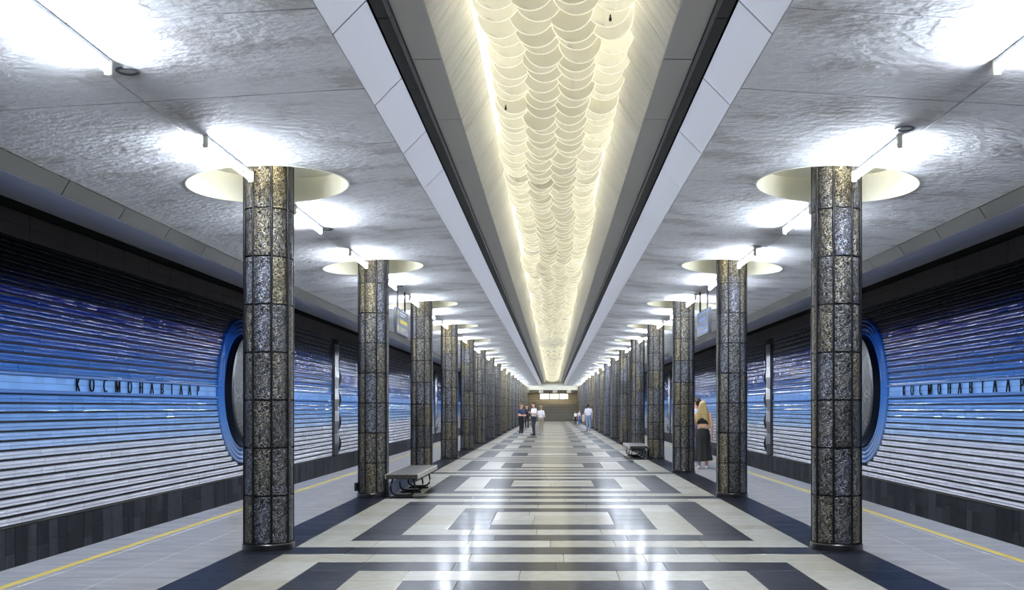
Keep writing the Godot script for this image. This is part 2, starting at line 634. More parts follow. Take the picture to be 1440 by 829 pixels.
func strip_pieces(parent: Node3D, called: String, m: Material, s: float, p: Vector2, q: Vector2, thick: float, length: float, start: float, lim: float, gap := 0.018) -> void:
	# a row of thin panels whose cross-section runs from p to q (x, y); "thick" lies behind the face
	var dir := (q - p).normalized()
	var back := Vector2(-dir.y, dir.x)
	if back.y < 0 or (absf(back.y) < 0.01 and back.x < 0):
		back = -back
	var piece := func(b: Buf, d0: float, d1: float) -> void:
		var c := 0.004
		var pts := [p + dir * c, q - dir * c, q + back * c, q + back * thick, p + back * thick, p + back * c]
		for i in 6:
			var a: Vector2 = pts[i]
			var e: Vector2 = pts[(i + 1) % 6]
			var mid: Vector2 = (a + e) / 2.0 - (p + q + back * thick) / 2.0
			var v0 := 0.0 if i != 0 else (d0 / 1.5)
			b.flipq_uv(Vector3(a.x, a.y, -d0), Vector3(e.x, e.y, -d0), Vector3(e.x, e.y, -d1), Vector3(a.x, a.y, -d1), Vector3(mid.x, mid.y, 0), d0 / 3.0, d1 / 3.0)
		for dd in [[d0, 1.0], [d1, -1.0]]:
			b.flipq(Vector3(pts[5].x, pts[5].y, -dd[0]), Vector3(pts[2].x, pts[2].y, -dd[0]), Vector3(pts[3].x, pts[3].y, -dd[0]), Vector3(pts[4].x, pts[4].y, -dd[0]), Vector3(0, 0, dd[1]))
	var far := UvBuf.new()
	far.mx = s
	var d := start
	while d < END:
		if d >= 3.0 and d < lim:
			var b := UvBuf.new()
			b.mx = s
			piece.call(b, d + gap / 2, d + length - gap / 2)
			part(called, b.mesh(), m, parent)
		else:
			piece.call(far, d + gap / 2, minf(d + length - gap / 2, END + 0.3))
		d += length
	part(called + "s_beyond", far.mesh(), m, parent, Vector3.ZERO, true)

class UvBuf extends Buf:
	func flipq_uv(a: Vector3, b: Vector3, d: Vector3, e: Vector3, out: Vector3, u0: float, u1: float) -> void:
		if (d - a).cross(e - b).dot(out) >= 0:
			quad(a, b, d, e, Vector2(u0, 0), Vector2(u0, 1), Vector2(u1, 1), Vector2(u1, 0))
		else:
			quad(a, e, d, b, Vector2(u0, 0), Vector2(u1, 0), Vector2(u1, 1), Vector2(u0, 1))

func build_ceiling() -> void:
	var ce := struct("ceiling", "white painted plaster ceiling with slab joints and round recesses over the columns")
	var roof := Buf.new()
	roof.box(Vector3(-WALL_X - 0.4, 5.0, -END - 14.0), Vector3(WALL_X + 0.4, 5.3, -BEHIND + 0.4))
	part("roof_slab", roof.mesh(), M.concrete, ce)
	# round recesses
	var rec := Buf.new()
	var segs := 48
	for k in segs:
		var a := TAU * k / segs
		var c := TAU * (k + 1) / segs
		var pa := Vector3(cos(a), 0, sin(a))
		var pc := Vector3(cos(c), 0, sin(c))
		var y0 := -0.006
		var y1 := 0.27
		var R := HOLE_R - 0.012
		rec.quad_n(pa * R + Vector3.UP * (y0 - 0.06 * (pa.x * R)), pc * R + Vector3.UP * (y0 - 0.06 * (pc.x * R)), pc * R + Vector3.UP * y1, pa * R + Vector3.UP * y1, -pa, -pc, -pc, -pa)
		var R2 := HOLE_R + 0.001
		rec.quad(pc * R + Vector3.UP * (y0 - 0.06 * (pc.x * R)), pa * R + Vector3.UP * (y0 - 0.06 * (pa.x * R)), pa * R2 + Vector3.UP * (y0 - 0.06 * (pa.x * R)), pc * R2 + Vector3.UP * (y0 - 0.06 * (pc.x * R)))
		rec.quad_n(pc * R2 + Vector3.UP * (y0 - 0.06 * (pc.x * R)), pa * R2 + Vector3.UP * (y0 - 0.06 * (pa.x * R)), pa * R2 + Vector3.UP * y1, pc * R2 + Vector3.UP * y1, pc, pa, pa, pc)
		rec.tri(Vector3.UP * y1, pa * R2 + Vector3.UP * y1, pc * R2 + Vector3.UP * y1)
	var rm := rec.mesh()
	var rt := Buf.new()
	rt.tube([Vector3(-0.27, 0, 0), Vector3(0.27, 0, 0)], 0.013, 8)
	var rtube := rt.mesh()
	for s in [-1.0, 1.0]:
		for k in range(-2, LAST_BAY + 1):
			var o := part("column_recess", rm, M.cream, ce, Vector3(COL_X * s, 3.88, -centre(k)))
			if s < 0:
				o.rotation.y = PI
			# short tube high on the near side of the recess: it lights the drum and the head of the column
			part("recess_tube", rtube, M.recess_glow, o, Vector3(0, 0.235, 0.56 * s))
			var rl := AreaLight3D.new()
			rl.name = "recess_light"
			rl.area_size = Vector2(0.5, 0.05)
			rl.light_color = Color(1.0, 0.96, 0.84)
			rl.light_energy = 0.9
			rl.area_range = 20.0
			rl.shadow_enabled = true
			o.add_child(rl, true)
			rl.position = Vector3(0, 0.215, 0.55 * s)
			rl.rotation = Vector3(-0.5, 0.0 if s > 0 else PI, 0)
		# slabs 1.5 m long, in two strips that meet beside the lamps
		var far := Buf.new()
		far.mx = s
		var n := 0
		var d := centre(-3) - 0.47 * BAY
		while d < END:
			if d + 1.5 < BEHIND + 1.0:
				d += 1.5
				continue
			for xs in [[1.452, 3.17], [3.17, 4.835]]:
				var g := 0.011
				var rect := PackedVector2Array([Vector2(xs[0] + g, d + g), Vector2(xs[1] - g, d + g), Vector2(xs[1] - g, d + 1.5 - g), Vector2(xs[0] + g, d + 1.5 - g)])
				var polys := [rect]
				for k in range(-2, LAST_BAY + 1):
					if absf(centre(k) - d - 0.75) > 1.7:
						continue
					var circ := PackedVector2Array()
					for i in segs:
						circ.append(Vector2(COL_X, centre(k)) + Vector2.from_angle(TAU * i / segs) * HOLE_R)
					var next := []
					for p in polys:
						next.append_array(Geometry2D.clip_polygons(p, circ))
					polys = next
				for p in polys:
					var m := ceiling_slab(p, s)
					if d > 3.0 and d < 46.0:
						part("ceiling_slab", m, M.plaster, ce)
					else:
						part("ceiling_slab_far", m, M.plaster, ce)
			d += 1.5
		# edge above the track
		var tr := struct("trim_1" if s < 0 else "trim_2", "grey metal fascia panels along the ceiling edge above the %s track" % ("left" if s < 0 else "right"))
		strip_pieces(tr, "fascia_panel", M.fascia, s, Vector2(4.835, 3.775), Vector2(4.925, 3.63), 0.02, 1.27, -8.16, 34.0)
		strip_pieces(tr, "fascia_lip", M.lip, s, Vector2(4.93, 3.632), Vector2(4.955, 3.632), 0.006, 1.27, -8.16, 22.0)
		var so := struct("ceiling_left" if s < 0 else "ceiling_right", "grey soffit over the %s track" % ("left" if s < 0 else "right"))
		var sb := Buf.new()
		sb.mx = s
		var prof := [Vector2(4.95, 3.66), Vector2(5.6, 3.90), Vector2(6.5, 4.21), Vector2(7.3, 4.44), Vector2(8.0, 4.585)]
		for i in prof.size() - 1:
			var a: Vector2 = prof[i]
			var e: Vector2 = prof[i + 1]
			sb.flipq(Vector3(a.x, a.y, -BEHIND), Vector3(e.x, e.y, -BEHIND), Vector3(e.x, e.y, -END - 3), Vector3(a.x, a.y, -END - 3), Vector3(0, -1, 0))
			sb.flipq(Vector3(a.x, a.y + 0.1, -BEHIND), Vector3(e.x, e.y + 0.1, -BEHIND), Vector3(e.x, e.y + 0.1, -END - 3), Vector3(a.x, a.y + 0.1, -END - 3), Vector3(0, 1, 0))
		part("soffit", sb.mesh(), M.soffit, so)

func build_coffer() -> void:
	for s in [-1.0, 1.0]:
		var side := "left" if s < 0 else "right"
		var t := struct("trim_3" if s < 0 else "trim_4", "white slanted beam panels, dark cable channel and grey soffit panels on the %s of the central coffer" % side)
		strip_pieces(t, "beam_panel", M.white_panel, s, Vector2(1.455, 3.972), Vector2(1.233, 4.197), 0.03, 1.5, -8.64, 31.0)
		strip_pieces(t, "channel_panel", M.channel, s, Vector2(1.228, 4.215), Vector2(1.128, 4.215), 0.02, 1.5, -8.3, 25.0)
		strip_pieces(t, "channel_cheek", M.channel, s, Vector2(1.132, 4.212), Vector2(1.127, 4.282), 0.01, 3.0, -8.3, 25.0, 0.008)
		strip_pieces(t, "soffit_panel", M.grey_panel, s, Vector2(1.125, 4.282), Vector2(0.882, 4.282), 0.02, 1.6, -8.33, 31.0)
		strip_pieces(t, "pleated_panel", M.pleats, s, Vector2(0.88, 4.288), Vector2(0.64, 4.648), 0.02, 1.5, -8.33, 31.0, 0.008)
		var wb := Buf.new()
		wb.mx = s
		wb.box(Vector3(0.64, 4.655, -END), Vector3(0.67, 4.82, -BEHIND))
		part("cove_wall", wb.mesh(), M.cream, t)
	var top := Buf.new()
	top.box(Vector3(-0.67, 4.82, -END), Vector3(0.67, 4.86, -BEHIND))
	var tp := part("ceiling_coffer", top.mesh(), M.cream, self)
	tp.set_meta("kind", "structure")
	tp.set_meta("label", "cream top of the long lit coffer in the middle of the ceiling")

# ---------------------------------------------------------------- track walls
const MED_D := 25.25
const MED_Y := 1.94
const MED_R := 1.9
const PIL := [36.06, 66.7, 97.3]

func glaze_at(y: float) -> Color:
	var stops := [[-0.3, Color(0.80, 0.80, 0.83)], [0.75, Color(0.77, 0.785, 0.83)], [0.95, Color(0.60, 0.70, 0.84)], [1.35, Color(0.44, 0.59, 0.79)], [1.72, Color(0.32, 0.49, 0.74)], [2.2, Color(0.17, 0.35, 0.61)], [2.7, Color(0.055, 0.22, 0.48)], [3.2, Color(0.008, 0.10, 0.34)], [3.5, Color(0.006, 0.04, 0.19)], [3.68, Color(0.012, 0.02, 0.06)], [4.1, Color(0.02, 0.02, 0.026)]]
	for i in stops.size() - 1:
		if y <= stops[i + 1][0]:
			return stops[i][1].lerp(stops[i + 1][1], clampf((y - stops[i][0]) / (stops[i + 1][0] - stops[i][0]), 0, 1))
	return stops[-1][1]

# one glazed tile with two ridges; face towards -x in the buffer's frame, wall plane at x = 0
func rib_tile(b: Buf, y0: float, y1: float, z0: float, z1: float, x: float, tilt: float, twist: float, ends := true) -> void:
	# two flat-topped ridges with a dip between them
	var us := [0.0, 0.04, 0.10, 0.18, 0.32, 0.40, 0.5, 0.60, 0.68, 0.82, 0.90, 0.96, 1.0]
	var ts := [0.003, 0.016, 0.031, 0.036, 0.036, 0.027, 0.013, 0.027, 0.036, 0.036, 0.031, 0.016, 0.003]
	var g := 0.002
	var h := y1 - y0 - 0.022
	var pa := []
	for i in us.size():
		pa.append(Vector2(ts[i], y0 + 0.011 + us[i] * h))
	var nn := []
	for i in pa.size():
		var d: Vector2 = pa[mini(i + 1, pa.size() - 1)] - pa[maxi(i - 1, 0)]
		var nv := Vector3(-d.y, d.x, 0).normalized()
		if ts[i] == 0.036:
			nv = Vector3(-1, -0.035 if i == 3 or i == 8 else 0.035, 0).normalized()
		nn.append(nv)
	for i in pa.size() - 1:
		var p: Vector2 = pa[i]
		var q: Vector2 = pa[i + 1]
		var tp: float = tilt * (us[i] - 0.5)
		var tq: float = tilt * (us[i + 1] - 0.5)
		var a := Vector3(x - p.x - tp - twist, p.y, z0 - g)
		var c := Vector3(x - p.x - tp + twist, p.y, z1 + g)
		var d := Vector3(x - q.x - tq + twist, q.y, z1 + g)
		var e := Vector3(x - q.x - tq - twist, q.y, z0 - g)
		# seen from -x: z0 (near) is on the left for the right-hand wall
		var tw := Vector3(0, 0, 2.0 * twist / maxf(0.05, z0 - z1))
		var na: Vector3 = (nn[i] - tw + Vector3(0, -tilt / h, 0) * 1.0).normalized()
		var nb: Vector3 = (nn[i + 1] - tw + Vector3(0, -tilt / h, 0) * 1.0).normalized()
		b.quad_n(a, e, d, c, na, nb, nb, na)
		if ends:
			b.quad(a, Vector3(x, p.y, z0 - g), Vector3(x, q.y, z0 - g), e)
			b.quad(Vector3(x, p.y, z1 + g), c, d, Vector3(x, q.y, z1 + g))

func build_wall(s: float) -> void:
	var side := "left" if s < 0 else "right"
	var w := struct("wall_" + side, "track wall of ribbed glazed tiles fading from black through blue to white on the %s" % side)
	var b := Buf.new()
	b.mx = s
	b.box(Vector3(WALL_X, -1.3, -END - 8), Vector3(WALL_X + 0.3, 5.0, -BEHIND))
	part("backing", b.mesh(), M.black_gap, w)
	b = Buf.new()
	b.mx = s
	b.cbox(Vector3(WALL_X - 0.05, -0.31, -END - 8), Vector3(WALL_X, -0.283, -BEHIND), 0.006)
	part("ledge", b.mesh(), M.fascia, w)
	var rest := Buf.new()
	rest.mx = s
	var made := 0
	var rows := []
	for i in 14:
		rows.append([-0.283 + i * 0.1431, -0.283 + (i + 1) * 0.1431])
	for i in 14:
		rows.append([2.05 + i * 0.145, 2.05 + (i + 1) * 0.145])
	var L := 0.39
	for row in rows:
		var yc: float = (row[0] + row[1]) / 2.0
		var col := glaze_at(yc)
		var cut := 0.0
		if absf(yc - MED_Y) < MED_R:
			cut = sqrt(MED_R * MED_R - pow(yc - MED_Y, 2))
		var d: float = BEHIND + rng.randf() * L
		var cnt := 0
		while d < END + 2:
			var spans := [[d, minf(d + L, END + 2)]]
			var blocks := [[MED_D - cut, MED_D + cut]] if cut > 0 else []
			for p in PIL:
				blocks.append([p - 0.5, p + 0.5])
			for bl in blocks:
				var next := []
				for sp in spans:
					if sp[1] <= bl[0] or sp[0] >= bl[1]:
						next.append(sp)
						continue
					if sp[0] < bl[0]:
						next.append([sp[0], bl[0]])
					if sp[1] > bl[1]:
						next.append([bl[1], sp[1]])
				spans = next
			var k := rng.randf_range(0.97, 1.03)
			var cc := Color(col.r * k, col.g * k, col.b * k)
			var lin := cc.srgb_to_linear()
			var tilt := rng.randf_range(-0.005, 0.005)
			var twist := rng.randf_range(-0.0035, 0.0035)
			for sp in spans:
				if sp[1] - sp[0] < 0.03:
					continue
				if d > 13.4 and cnt < 10 and spans.size() == 1 and sp[1] - sp[0] > L - 0.01:
					var tb := Buf.new()
					tb.mx = s
					tb.tint = lin
					var mid := Vector3((WALL_X - 0.02) * s, yc, -(sp[0] + sp[1]) / 2.0)
					rib_tile(tb, row[0] - yc, row[1] - yc, L / 2, -L / 2, 0.02, tilt, twist)
					part("rib_tile", tb.mesh(), M.glaze, w, mid)
					cnt += 1
				else:
					rest.tint = lin
					rib_tile(rest, row[0], row[1], -sp[0], -sp[1], WALL_X, tilt, twist, d < 22.0 and d > 8.0)
			d += L
	part("rib_tiles_beyond", rest.mesh(), M.glaze, w, Vector3.ZERO, true)
	# smooth band that carries the lettering
	var band := Buf.new()
	band.mx = s
	var far := Buf.new()
	far.mx = s
	for led in [[1.722, 1.775, 0.055], [2.0, 2.048, 0.055]]:
		for seg in [[BEHIND, MED_D - MED_R + 0.02], [MED_D + MED_R - 0.02, PIL[0] - 0.5], [PIL[0] + 0.5, PIL[1] - 0.5], [PIL[1] + 0.5, END]]:
			band.tint = Color(0.36, 0.50, 0.72).srgb_to_linear()
			band.cbox(Vector3(WALL_X - led[2], led[0], -seg[1]), Vector3(WALL_X, led[1], -seg[0]), 0.015)
	part("band_moulding", band.mesh(), M.glaze, w)
	for r in 2:
		var y0 := 1.778 + r * 0.111
		var d := BEHIND
		while d < END:
			var hide := absf(d + 0.17 - MED_D) < MED_R - 0.2
			for p in PIL:
				if absf(d + 0.17 - p) < 0.6:
					hide = true
			if not hide:
				var k := rng.randf_range(0.96, 1.04)
				var tl := rng.randf_range(-0.003, 0.003)
				var cc := Color(0.47 * k, 0.63 * k, 0.84 * k).srgb_to_linear()
				if d > 13.4 and d < 23.2:
					var tb := Buf.new()
					tb.mx = s
					tb.tint = cc
					tb.flipq(Vector3(-0.012 + tl, 0.002, 0), Vector3(-0.012, 0.002, -0.336), Vector3(-0.012, 0.108, -0.336), Vector3(-0.012 + tl, 0.108, 0), Vector3(-1, 0, 0))
					tb.box(Vector3(-0.009, 0.002, -0.336), Vector3(0, 0.108, 0))
					part("band_tile", tb.mesh(), M.glaze, w, Vector3(WALL_X * s, y0, -d))
				else:
					far.tint = cc
					far.flipq(Vector3(WALL_X - 0.012 + tl, y0 + 0.002, -d), Vector3(WALL_X - 0.012, y0 + 0.002, -d - 0.336), Vector3(WALL_X - 0.012, y0 + 0.108, -d - 0.336), Vector3(WALL_X - 0.012 + tl, y0 + 0.108, -d), Vector3(-1, 0, 0))
			d += 0.34
	part("band_tiles_beyond", far.mesh(), M.glaze, w, Vector3.ZERO, true)
	# black stone below, vertical slabs of uneven width
	var st := ["stone_a", "stone_b", "stone_c"]
	var stones := {}
	for n in st:
		stones[n] = Buf.new()
		stones[n].mx = s
	var d := BEHIND
	while d < END:
		var wd := rng.randf_range(0.22, 0.46)
		var splits := [-1.2, -0.315]
		if rng.randf() < 0.45:
			splits = [-1.2, rng.randf_range(-0.78, -0.5), -0.315]
		for i in splits.size() - 1:
			var n: String = st[rng.randi() % 3]
			var proud := rng.randf_range(0.03, 0.038)
			var lo := Vector3(WALL_X - proud, splits[i] + 0.002, -d - wd + 0.002)
			var hi := Vector3(WALL_X + 0.01, splits[i + 1] - 0.002, -d - 0.002)
			if d > 13.2 and d < 26.0:
				var sb := Buf.new()
				sb.mx = s
				sb.cbox(lo, hi, 0.003)
				part("stone_slab", sb.mesh(), M[n], w)
			else:
				stones[n].box(lo, hi)
		d += wd
	for n in st:
		part("stone_slabs_beyond", stones[n].mesh(), M[n], w, Vector3.ZERO, true)
	# brown frieze panels under the soffit
	d = 13.86 - 1.1 * 20
	var fz := Buf.new()
	fz.mx = s
	while d < END:
		var lo := Vector3(WALL_X - 0.06, 4.09, -d - 1.095)
		var hi := Vector3(WALL_X, 4.49, -d - 0.005)
		if d > 12.0 and d < 30.0:
			for hv in [[lo.y, 4.285], [4.29, hi.y]]:
				var sb := Buf.new()
				sb.mx = s
				sb.cbox(Vector3(lo.x, hv[0], lo.z), Vector3(hi.x, hv[1], hi.z), 0.004)
				part("frieze_panel", sb.mesh(), M.frieze, w)
		else:
			fz.box(lo, hi)
		d += 1.1
	part("frieze_panels_beyond", fz.mesh(), M.frieze, w, Vector3.ZERO, true)

# ---------------------------------------------------------------- far end and the end behind the camera
func build_end() -> void:
	var wb := struct("wall_back", "far end of the hall around the stairs")
	var b := Buf.new()
	for s in [-1.0, 1.0]:
		b.mx = s
		b.box(Vector3(3.15, 0, -END - 12), Vector3(3.35, 5.0, -END - 0.5))
		b.box(Vector3(3.35, -1.3, -END - 3.3), Vector3(WALL_X, 5.0, -END - 3.0))
	b.mx = 1.0
	b.box(Vector3(-3.4, 0, -END - 12.3), Vector3(3.4, 5.0, -END - 12))
	part("flank_wall", b.mesh(), M.stair_wall, wb)
	b = Buf.new()
	b.box(Vector3(-3.35, 3.48, -END - 0.6), Vector3(3.35, 4.06, -END))
	part("beam", b.mesh(), M.cream, wb)
	b = Buf.new()
	b.box(Vector3(-3.35, 4.06, -END - 0.9), Vector3(3.35, 4.95, -END - 0.35))
	part("upper_wall", b.mesh(), M.cream, wb)
	for i in 12:
		var x := -3.1 + i * 0.52
		b = Buf.new()
		b.cbox(Vector3(x, 3.17, -END - 0.45), Vector3(x + 0.5, 3.47, -END - 0.4), 0.01)
		part("header_panel", b.mesh(), M.brown_panel if i % 3 else M.cream, wb)
	for i in 5:
		b = Buf.new()
		b.cbox(Vector3(-3.1, 2.5 + i * 0.42, -END - 11.95), Vector3(3.1, 2.5 + i * 0.42 + 0.4, -END - 11.9), 0.02)
		part("wall_panel", b.mesh(), M.brown_panel if i % 2 else M.stair_wall, wb)
	var wf := struct("wall_front", "plain wall closing the hall behind the viewer")
	b = Buf.new()
	b.box(Vector3(-WALL_X - 0.3, -1.3, -BEHIND), Vector3(WALL_X + 0.3, 5.0, -BEHIND + 0.3))
	part("wall_face", b.mesh(), M.soffit, wf)
	# staircase rising beyond the hall
	var st := thing("staircase", "wide dark staircase rising at the far end of the hall", "stairs", Vector3(0, 0, -END - 0.6))
	for i in 21:
		var z := -i * 0.30 - (1.5 if i >= 12 else 0.0)
		b = Buf.new()
		b.cbox(Vector3(-3.13, 0 if i < 12 else 1.0, z - 0.31), Vector3(3.13, 0.15 * (i + 1) - 0.03, z), 0.01)
		var o := part("step", b.mesh(), M.step, st)
		b = Buf.new()
		b.cbox(Vector3(-3.13, 0.15 * (i + 1) - 0.03, z - 0.32), Vector3(3.13, 0.15 * (i + 1), z + 0.02), 0.008)
		part("nosing", b.mesh(), M.nosing, o)
	b = Buf.new()
	b.box(Vector3(-3.13, 1.6, -5.12), Vector3(3.13, 1.8, -3.6))
	part("landing", b.mesh(), M.step, st)
	for s in [-1.0, 1.0]:
		b = Buf.new()
		b.mx = s
		b.tube([Vector3(3.06, 0.0, 0.1), Vector3(3.06, 0.95, 0.1), Vector3(3.06, 2.75, -3.6)], 0.03, 6)
		part("handrail", b.mesh(), M.steel, st)
	# three lit signs over the stairs
	var defs := [[-1.22, 1.0, "lit_white", "white backlit sign over the stairs, leftmost of three"], [-0.14, 1.0, "lit_cream", "cream backlit sign over the stairs between two white ones"], [0.92, 1.0, "lit_white", "white backlit sign over the stairs with a cream field, rightmost of three"]]
	for i in 3:
		var d: Array = defs[i]
		var t := thing("backlit_sign", d[3], "sign", Vector3(d[0] + 0.34, 2.44, -END + 0.1), 0, "backlit signs over the stairs")
		b = Buf.new()
		b.cbox(Vector3(-0.52, 0, -0.12), Vector3(0.52, 0.66, 0.0), 0.01)
		part("case", b.mesh(), M.sign_frame, t)
		b = Buf.new()
		b.box(Vector3(-0.48, 0.03, 0.0), Vector3(0.48 if i < 2 else 0.10, 0.63, 0.008))
		part("lit_face", b.mesh(), M[d[2]], t)
		if i == 2:
			b = Buf.new()
			b.box(Vector3(0.12, 0.05, 0.0), Vector3(0.48, 0.60, 0.008))
			part("lit_field", b.mesh(), M.lit_cream, t)
		if i == 1:
			for k in 3:
				b = Buf.new()
				b.box(Vector3(-0.34, 0.14 + k * 0.16, 0.008), Vector3(0.34, 0.18 + k * 0.16, 0.012))
				part("line_of_print", b.mesh(), M.brown_panel, t)
		for hx in [-0.35, 0.35]:
			b = Buf.new()
			b.tube([Vector3(hx, 0.66, -0.06), Vector3(hx, 1.05, -0.06)], 0.012, 6)
			part("hanger", b.mesh(), M.sign_frame, t)
		var l := AreaLight3D.new()
		l.name = "sign_glow"
		l.area_size = Vector2(0.95, 0.6)
		l.light_color = Color(1, 0.98, 0.92)
		l.light_energy = 0.2
		l.shadow_enabled = true
		t.add_child(l)
		l.position = Vector3(0, 0.33, 0.03)
		l.rotation.y = PI
	# lamp over the stairs
	var lamp := thing("stair_lamp", "long ceiling lamp above the stairs at the far end", "lamp", Vector3(0, 4.7, -END - 5.0))
	b = Buf.new()
	b.cbox(Vector3(-1.6, 0.05, -0.12), Vector3(1.6, 0.12, 0.12), 0.01)
	part("housing", b.mesh(), M.lamp_body, lamp)
	b = Buf.new()
	b.cbox(Vector3(-1.55, 0, -0.1), Vector3(1.55, 0.05, 0.1), 0.01)
	part("diffuser", b.mesh(), M.cove_glow, lamp)
	var al := AreaLight3D.new()
	al.name = "stair_glow"
	al.area_size = Vector2(3.0, 0.2)
	al.light_color = Color(1, 0.93, 0.78)
	al.light_energy = 55.0
	al.shadow_enabled = true
	lamp.add_child(al)
	al.position = Vector3(0, -0.02, 0)
	al.rotation.x = -PI / 2

# ---------------------------------------------------------------- columns
func panel_shape(b: Buf, h: float, w: float) -> void:
	# convex cast panel, centred, face towards +z, base at y = 0
	var n := 5
	var xs := []
	var zs := []
	for i in n + 1:
		var u := -1.0 + 2.0 * i / n
		xs.append(u * w / 2)
		zs.append(0.010 + 0.016 * (1.0 - u * u))
	var y0 := 0.009
	var y1 := h - 0.009
	for i in n:
		var na := Vector3(xs[i] * 2.2, 0, 1 * w * 1.1).normalized()
		var nb := Vector3(xs[i + 1] * 2.2, 0, 1 * w * 1.1).normalized()
		b.quad_n(Vector3(xs[i], y0, zs[i]), Vector3(xs[i + 1], y0, zs[i + 1]), Vector3(xs[i + 1], y1, zs[i + 1]), Vector3(xs[i], y1, zs[i]), na, nb, nb, na, Vector2(xs[i], y0), Vector2(xs[i + 1], y0), Vector2(xs[i + 1], y1), Vector2(xs[i], y1))
		b.quad(Vector3(xs[i], y1, zs[i]), Vector3(xs[i + 1], y1, zs[i + 1]), Vector3(xs[i + 1], y1, -0.01), Vector3(xs[i], y1, -0.01))
		b.quad(Vector3(xs[i], y0, -0.01), Vector3(xs[i + 1], y0, -0.01), Vector3(xs[i + 1], y0, zs[i + 1]), Vector3(xs[i], y0, zs[i]))
	b.quad(Vector3(xs[n], y0, zs[n]), Vector3(xs[n], y0, -0.01), Vector3(xs[n], y1, -0.01), Vector3(xs[n], y1, zs[n]))
	b.quad(Vector3(xs[0], y0, -0.01), Vector3(xs[0], y0, zs[0]), Vector3(xs[0], y1, zs[0]), Vector3(xs[0], y1, -0.01))

func build_columns() -> void:
	var h := 0.5025
	var b := Buf.new()
	panel_shape(b, h, 0.178)
	var pm := b.mesh()
	var ap := 0.224
	# dark octagonal core
	b = Buf.new()
	var R := 0.242
	for i in 8:
		var a0 := TAU * (i + 0.5) / 8
		var a1 := TAU * (i + 1.5) / 8
		b.quad(Vector3(sin(a0) * R, 0.0, cos(a0) * R), Vector3(sin(a1) * R, 0.0, cos(a1) * R), Vector3(sin(a1) * R, 4.12, cos(a1) * R), Vector3(sin(a0) * R, 4.12, cos(a0) * R))
	var core := b.mesh()
	b = Buf.new()
	b.lathe([Vector2(0.0, 0.0), Vector2(0.272, 0.0), Vector2(0.272, 0.062), Vector2(0.262, 0.072), Vector2(0.20, 0.072)], 32)
	var plinth := b.mesh()
	b = Buf.new()
	b.tube([Vector3(0, 0.074, 0), Vector3(0, 4.1, 0)], 0.012, 6)
	var rod := b.mesh()
	# far columns: the cladding of one column joined
	b = Buf.new()
	for i in 8:
		for r in 8:
			var q := Buf.new()
			panel_shape(q, h, 0.178)
			var t := Transform3D(Basis(Vector3.UP, TAU * i / 8), Vector3.ZERO)
			var sh := Vector2(rng.randf(), rng.randf())
			for j in q.v.size():
				b.v.append(t * (q.v[j] + Vector3(0, 0.074 + r * h, ap)))
				b.n.append(t.basis * q.n[j])
				b.u.append(q.u[j] + sh)
				b.c.append(Color.WHITE)
	var clad := b.mesh()
	var ords := ["first", "second", "third", "fourth", "fifth", "sixth", "seventh", "eighth", "ninth", "tenth", "eleventh", "twelfth", "thirteenth", "fourteenth", "fifteenth", "sixteenth", "seventeenth"]
	for k in range(-1, LAST_BAY + 1):
		for s in [-1.0, 1.0]:
			var side := "left" if s < 0 else "right"
			var lab := "dark cast-metal clad octagonal column, %s from the viewer in the %s row" % [ords[maxi(k, 0)], side]
			if k == -1:
				lab = "dark cast-metal clad octagonal column beside the viewer, before the %s row in view" % side
			var t := thing("column", lab, "column", Vector3(COL_X * s, 0, -centre(k)), 0, "cast-metal columns")
			part("core", core, M.cast_seam, t)
			part("plinth", plinth, M.plinth, t)
			if k <= 5:
				for i in 8:
					var a := TAU * (i + 0.5) / 8
					part("seam_rod", rod, M.cast_seam, t, Vector3(sin(a) * 0.252, 0, cos(a) * 0.252))
					for r in 8:
						var pick := rng.randi() % 6
						var o := part("cladding_panel", pm, M["cast_%d" % pick], t)
						o.transform = Transform3D(Basis(Vector3.UP, TAU * i / 8), Vector3(sin(TAU * i / 8) * ap, 0.074 + r * h, cos(TAU * i / 8) * ap))
			else:
				part("cladding_panels", clad, M["cast_%d" % (rng.randi() % 6)], t, Vector3.ZERO, true)
			if k == 1 and s < 0:
				b = Buf.new()
				b.cbox(Vector3(-0.30, 0.10, 0.02), Vector3(-0.255, 0.24, 0.12), 0.006)
				part("junction_box", b.mesh(), M.black_metal, t)

